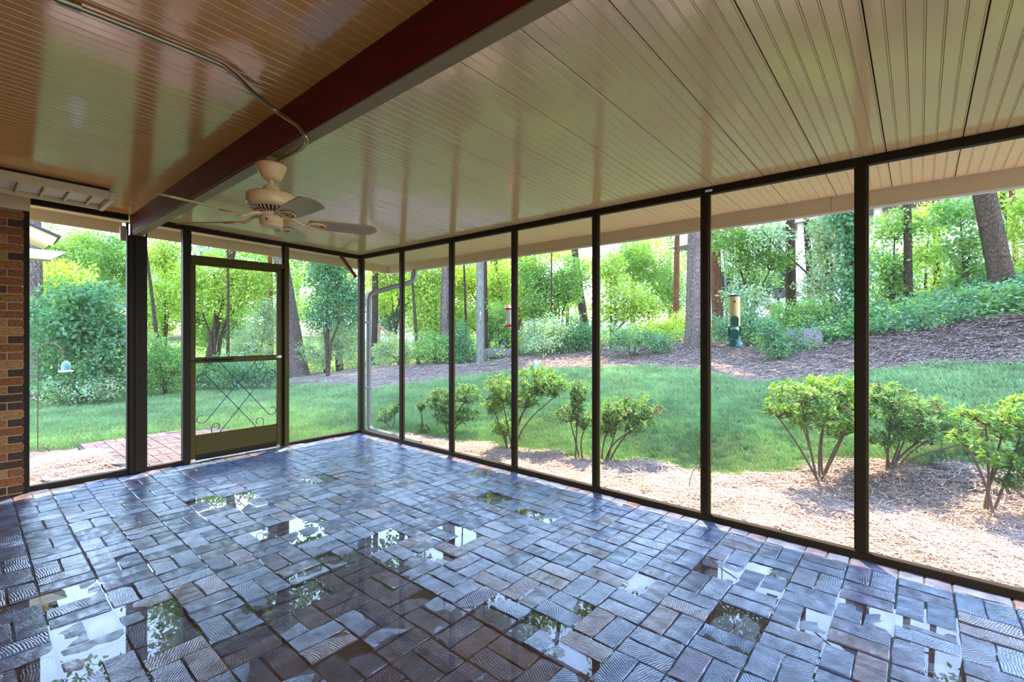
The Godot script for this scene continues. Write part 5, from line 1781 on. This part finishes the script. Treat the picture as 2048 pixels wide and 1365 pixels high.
	for k in 19:
		var t := k / 18.0
		var c := Vector2(lerpf(12.5, 24.0, t), -4.5 + 5.5 * t + 1.5 * sin(t * 3.0))
		var s := Vector2(0.4, -1.0).normalized() * 1.2
		var cur := [Vector3(c.x - s.x, land(c.x - s.x, c.y - s.y) + 0.05, c.y - s.y), Vector3(c.x + s.x, land(c.x + s.x, c.y + s.y) + 0.05, c.y + s.y)]
		if prev:
			quad(st, prev[0], prev[1], cur[1], cur[0], Vector3.UP)
		prev = cur
	var dr := obj("driveway", st, M.concrete)
	tag(dr, "pale curved driveway behind the bank", "", "", "structure")
	# parked car
	o = thing("parked_car", "pale blue car parked among the trees behind the hedge", "car", Vector3(20.4, 0.72, -7.84))
	o.rotation.y = 0.9
	st = begin()
	slab(st, PackedVector2Array([Vector2(-2.1, 0.3), Vector2(2.1, 0.3), Vector2(2.15, 0.75), Vector2(1.2, 0.92), Vector2(0.7, 1.42), Vector2(-1.1, 1.45), Vector2(-1.7, 0.98), Vector2(-2.15, 0.9)]), -0.85, 0.85, Transform3D(Basis(Vector3(1, 0, 0), Vector3(0, 0, 1), Vector3(0, 1, 0)), Vector3.ZERO))
	obj("body", st, M.car_blue, o)
	st = begin()
	slab(st, PackedVector2Array([Vector2(-1.5, 0.98), Vector2(1.08, 0.96), Vector2(0.66, 1.36), Vector2(-1.05, 1.38)]), -0.87, 0.87, Transform3D(Basis(Vector3(1, 0, 0), Vector3(0, 0, 1), Vector3(0, 1, 0)), Vector3.ZERO))
	obj("window", st, M.car_glass, o)
	for x in [-1.35, 1.35]:
		for z in [-0.8, 0.8]:
			st = begin()
			tube(st, [Vector3(x, 0.32, z - 0.09), Vector3(x, 0.32, z + 0.09)], [0.32], 16)
			obj("wheel", st, M.rubber, o)


# ---------------------------------------------------------------- grass, pine straw, ivy
func tuft(seed_: int, n: int, spread: float, h: float) -> ArrayMesh:
	var r := RandomNumberGenerator.new()
	r.seed = seed_
	var st := begin()
	st.set_smooth_group(-1)
	for k in n:
		var p := Vector3(r.randf_range(-spread, spread), 0, r.randf_range(-spread, spread))
		var a := r.randf() * TAU
		var s := Vector3(cos(a), 0, sin(a)) * r.randf_range(0.0022, 0.0038)
		var lean := Vector3(r.randf_range(-1, 1), 0, r.randf_range(-1, 1)) * h * 0.6
		var hh := h * r.randf_range(0.6, 1.25)
		var v := r.randf_range(0.7, 1.3)
		st.set_color(Color(v * r.randf_range(0.9, 1.2), v, v * 0.9))
		var mid := p + lean * 0.35 + Vector3(0, hh * 0.6, 0)
		for t in [[p - s, p + s, mid], [p - s * 0.2, mid + s * 0.6, p + lean + Vector3(0, hh, 0)]]:
			for v3 in t:
				st.add_vertex(v3)
	st.generate_normals()
	return st.commit()


func needles(seed_: int, n: int, spread: float) -> ArrayMesh:
	var r := RandomNumberGenerator.new()
	r.seed = seed_
	var st := begin()
	st.set_smooth_group(-1)
	for k in n:
		var p := Vector3(r.randf_range(-spread, spread), r.randf_range(0.0, 0.035), r.randf_range(-spread, spread))
		var a := r.randf() * TAU
		var d := Vector3(cos(a), r.randf_range(-0.12, 0.22), sin(a)) * r.randf_range(0.06, 0.12)
		var s := Vector3(-sin(a), 0, cos(a)) * 0.0038
		var v := r.randf_range(0.25, 1.6)
		st.set_color(Color(v, v * r.randf_range(0.85, 1.0), v * r.randf_range(0.75, 1.0)))
		var m := Vector3(0, r.randf_range(0.0, 0.012), 0)
		for t in [[p - d - s, p + m, p - d + s], [p + m - s, p + d, p + m + s]]:
			for v3 in t:
				st.add_vertex(v3)
	st.generate_normals()
	return st.commit()


func ground_cover() -> void:
	var r := RandomNumberGenerator.new()
	r.seed = 4242
	var gw := []
	var gt := []
	var sw := []
	var stt := []
	for k in 150000:
		var x := r.randf_range(-4.5, 9.5)
		var z := r.randf_range(-9.5, 8.5)
		if x < 0.02 and z > -0.1:
			continue
		if x > -2.62 and x < -1.02 and z > -2.3:
			if z < -0.06:
				continue
		var d := Vector2(x - EYE.x, z - EYE.z).length()
		var y := land(x, z)
		var zn := zone(x, z)
		if zn == 0 and r.randf() < clampf(6.0 / d, 0.3, 1.0):
			var s := r.randf_range(0.8, 1.25) * clampf(d / 7.0, 0.8, 1.5)
			gw.append(Transform3D(Basis(Vector3.UP, r.randf() * TAU).scaled(Vector3(s, s * r.randf_range(0.7, 1.2), s)), Vector3(x, y - 0.005, z)))
			var v := r.randf_range(0.8, 1.2) * (1.0 + 0.4 * patch.get_noise_2d(x, z))
			gt.append(Color(0.265 * v * r.randf_range(0.85, 1.2), 0.385 * v, 0.175 * v))
		elif zn == 1 and r.randf() < clampf(5.0 / d, 0.25, 0.8):
			var s := r.randf_range(0.8, 1.3) * clampf(d / 8.0, 0.8, 1.5)
			var lift := 0.0
			if x < 2.5 and x > 0.0 and z > 0.0:
				lift = 0.05 * maxf(0.0, hill.get_noise_2d(x * 4.0, z * 4.0) + 0.3)
			elif z < 0.0 and x < -2.2:
				lift = 0.10 * exp(-(pow(x + 2.75, 2) + pow(z + 1.05, 2)) * 3.5)
			sw.append(Transform3D(Basis(Vector3.UP, r.randf() * TAU).scaled(Vector3(s, s, s)), Vector3(x, y + lift, z)))
			var v := r.randf_range(0.7, 1.3)
			stt.append(Color(0.52 * v, 0.375 * v, 0.295 * v))
	var g := swarm("lawn_grass", tuft(1, 20, 0.055, 0.06), M.grass_blade, gw, gt)
	tag(g, "mown green lawn grass around the porch", "grass")
	g = swarm("pine_straw", needles(2, 24, 0.10), M.straw, sw, stt)
	tag(g, "brown pine straw mulch covering the beds and bank", "mulch")
	# ivy and fern bank at the right
	var iw := []
	var it := []
	for k in 2600:
		var z := r.randf_range(3.0, 10.5)
		var x := r.randf_range(7.0, 14.0)
		if x < lawn_edge(z) + 2.4 + 0.3 * sin(z * 3.0):
			continue
		var p := Vector3(x, land(x, z) + r.randf_range(0.03, 0.34), z)
		var s := r.randf_range(0.7, 1.2)
		iw.append(Transform3D(Basis(ball(r), r.randf() * TAU).scaled(Vector3(s, s * 0.8, s)), p))
		it.append(tint_of(2 if r.randf() < 0.7 else 1))
	g = swarm("ivy_bank", CLUSTERS[1], M.leaf, iw, it)
	tag(g, "dense green ivy ground cover on the right bank", "ground cover")
	# low growth on the woodland floor
	iw = []
	it = []
	for k in 5200:
		var x := r.randf_range(-6.0, 24.0)
		var z := r.randf_range(-24.0, 9.0)
		if zone(x, z) != 2 or (x < 5.0 and z > -8.5):
			continue
		var p := Vector3(x, land(x, z) + r.randf_range(0.0, 0.22), z)
		var s := r.randf_range(0.8, 1.5)
		iw.append(Transform3D(Basis(ball(r), r.randf() * TAU).scaled(Vector3(s, s * 0.7, s)), p))
		it.append(tint_of([0, 1, 1, 3, 2][r.randi() % 5]))
	g = swarm("undergrowth", CLUSTERS[0], M.leaf, iw, it)
	tag(g, "low mixed undergrowth on the floor of the wood", "undergrowth")
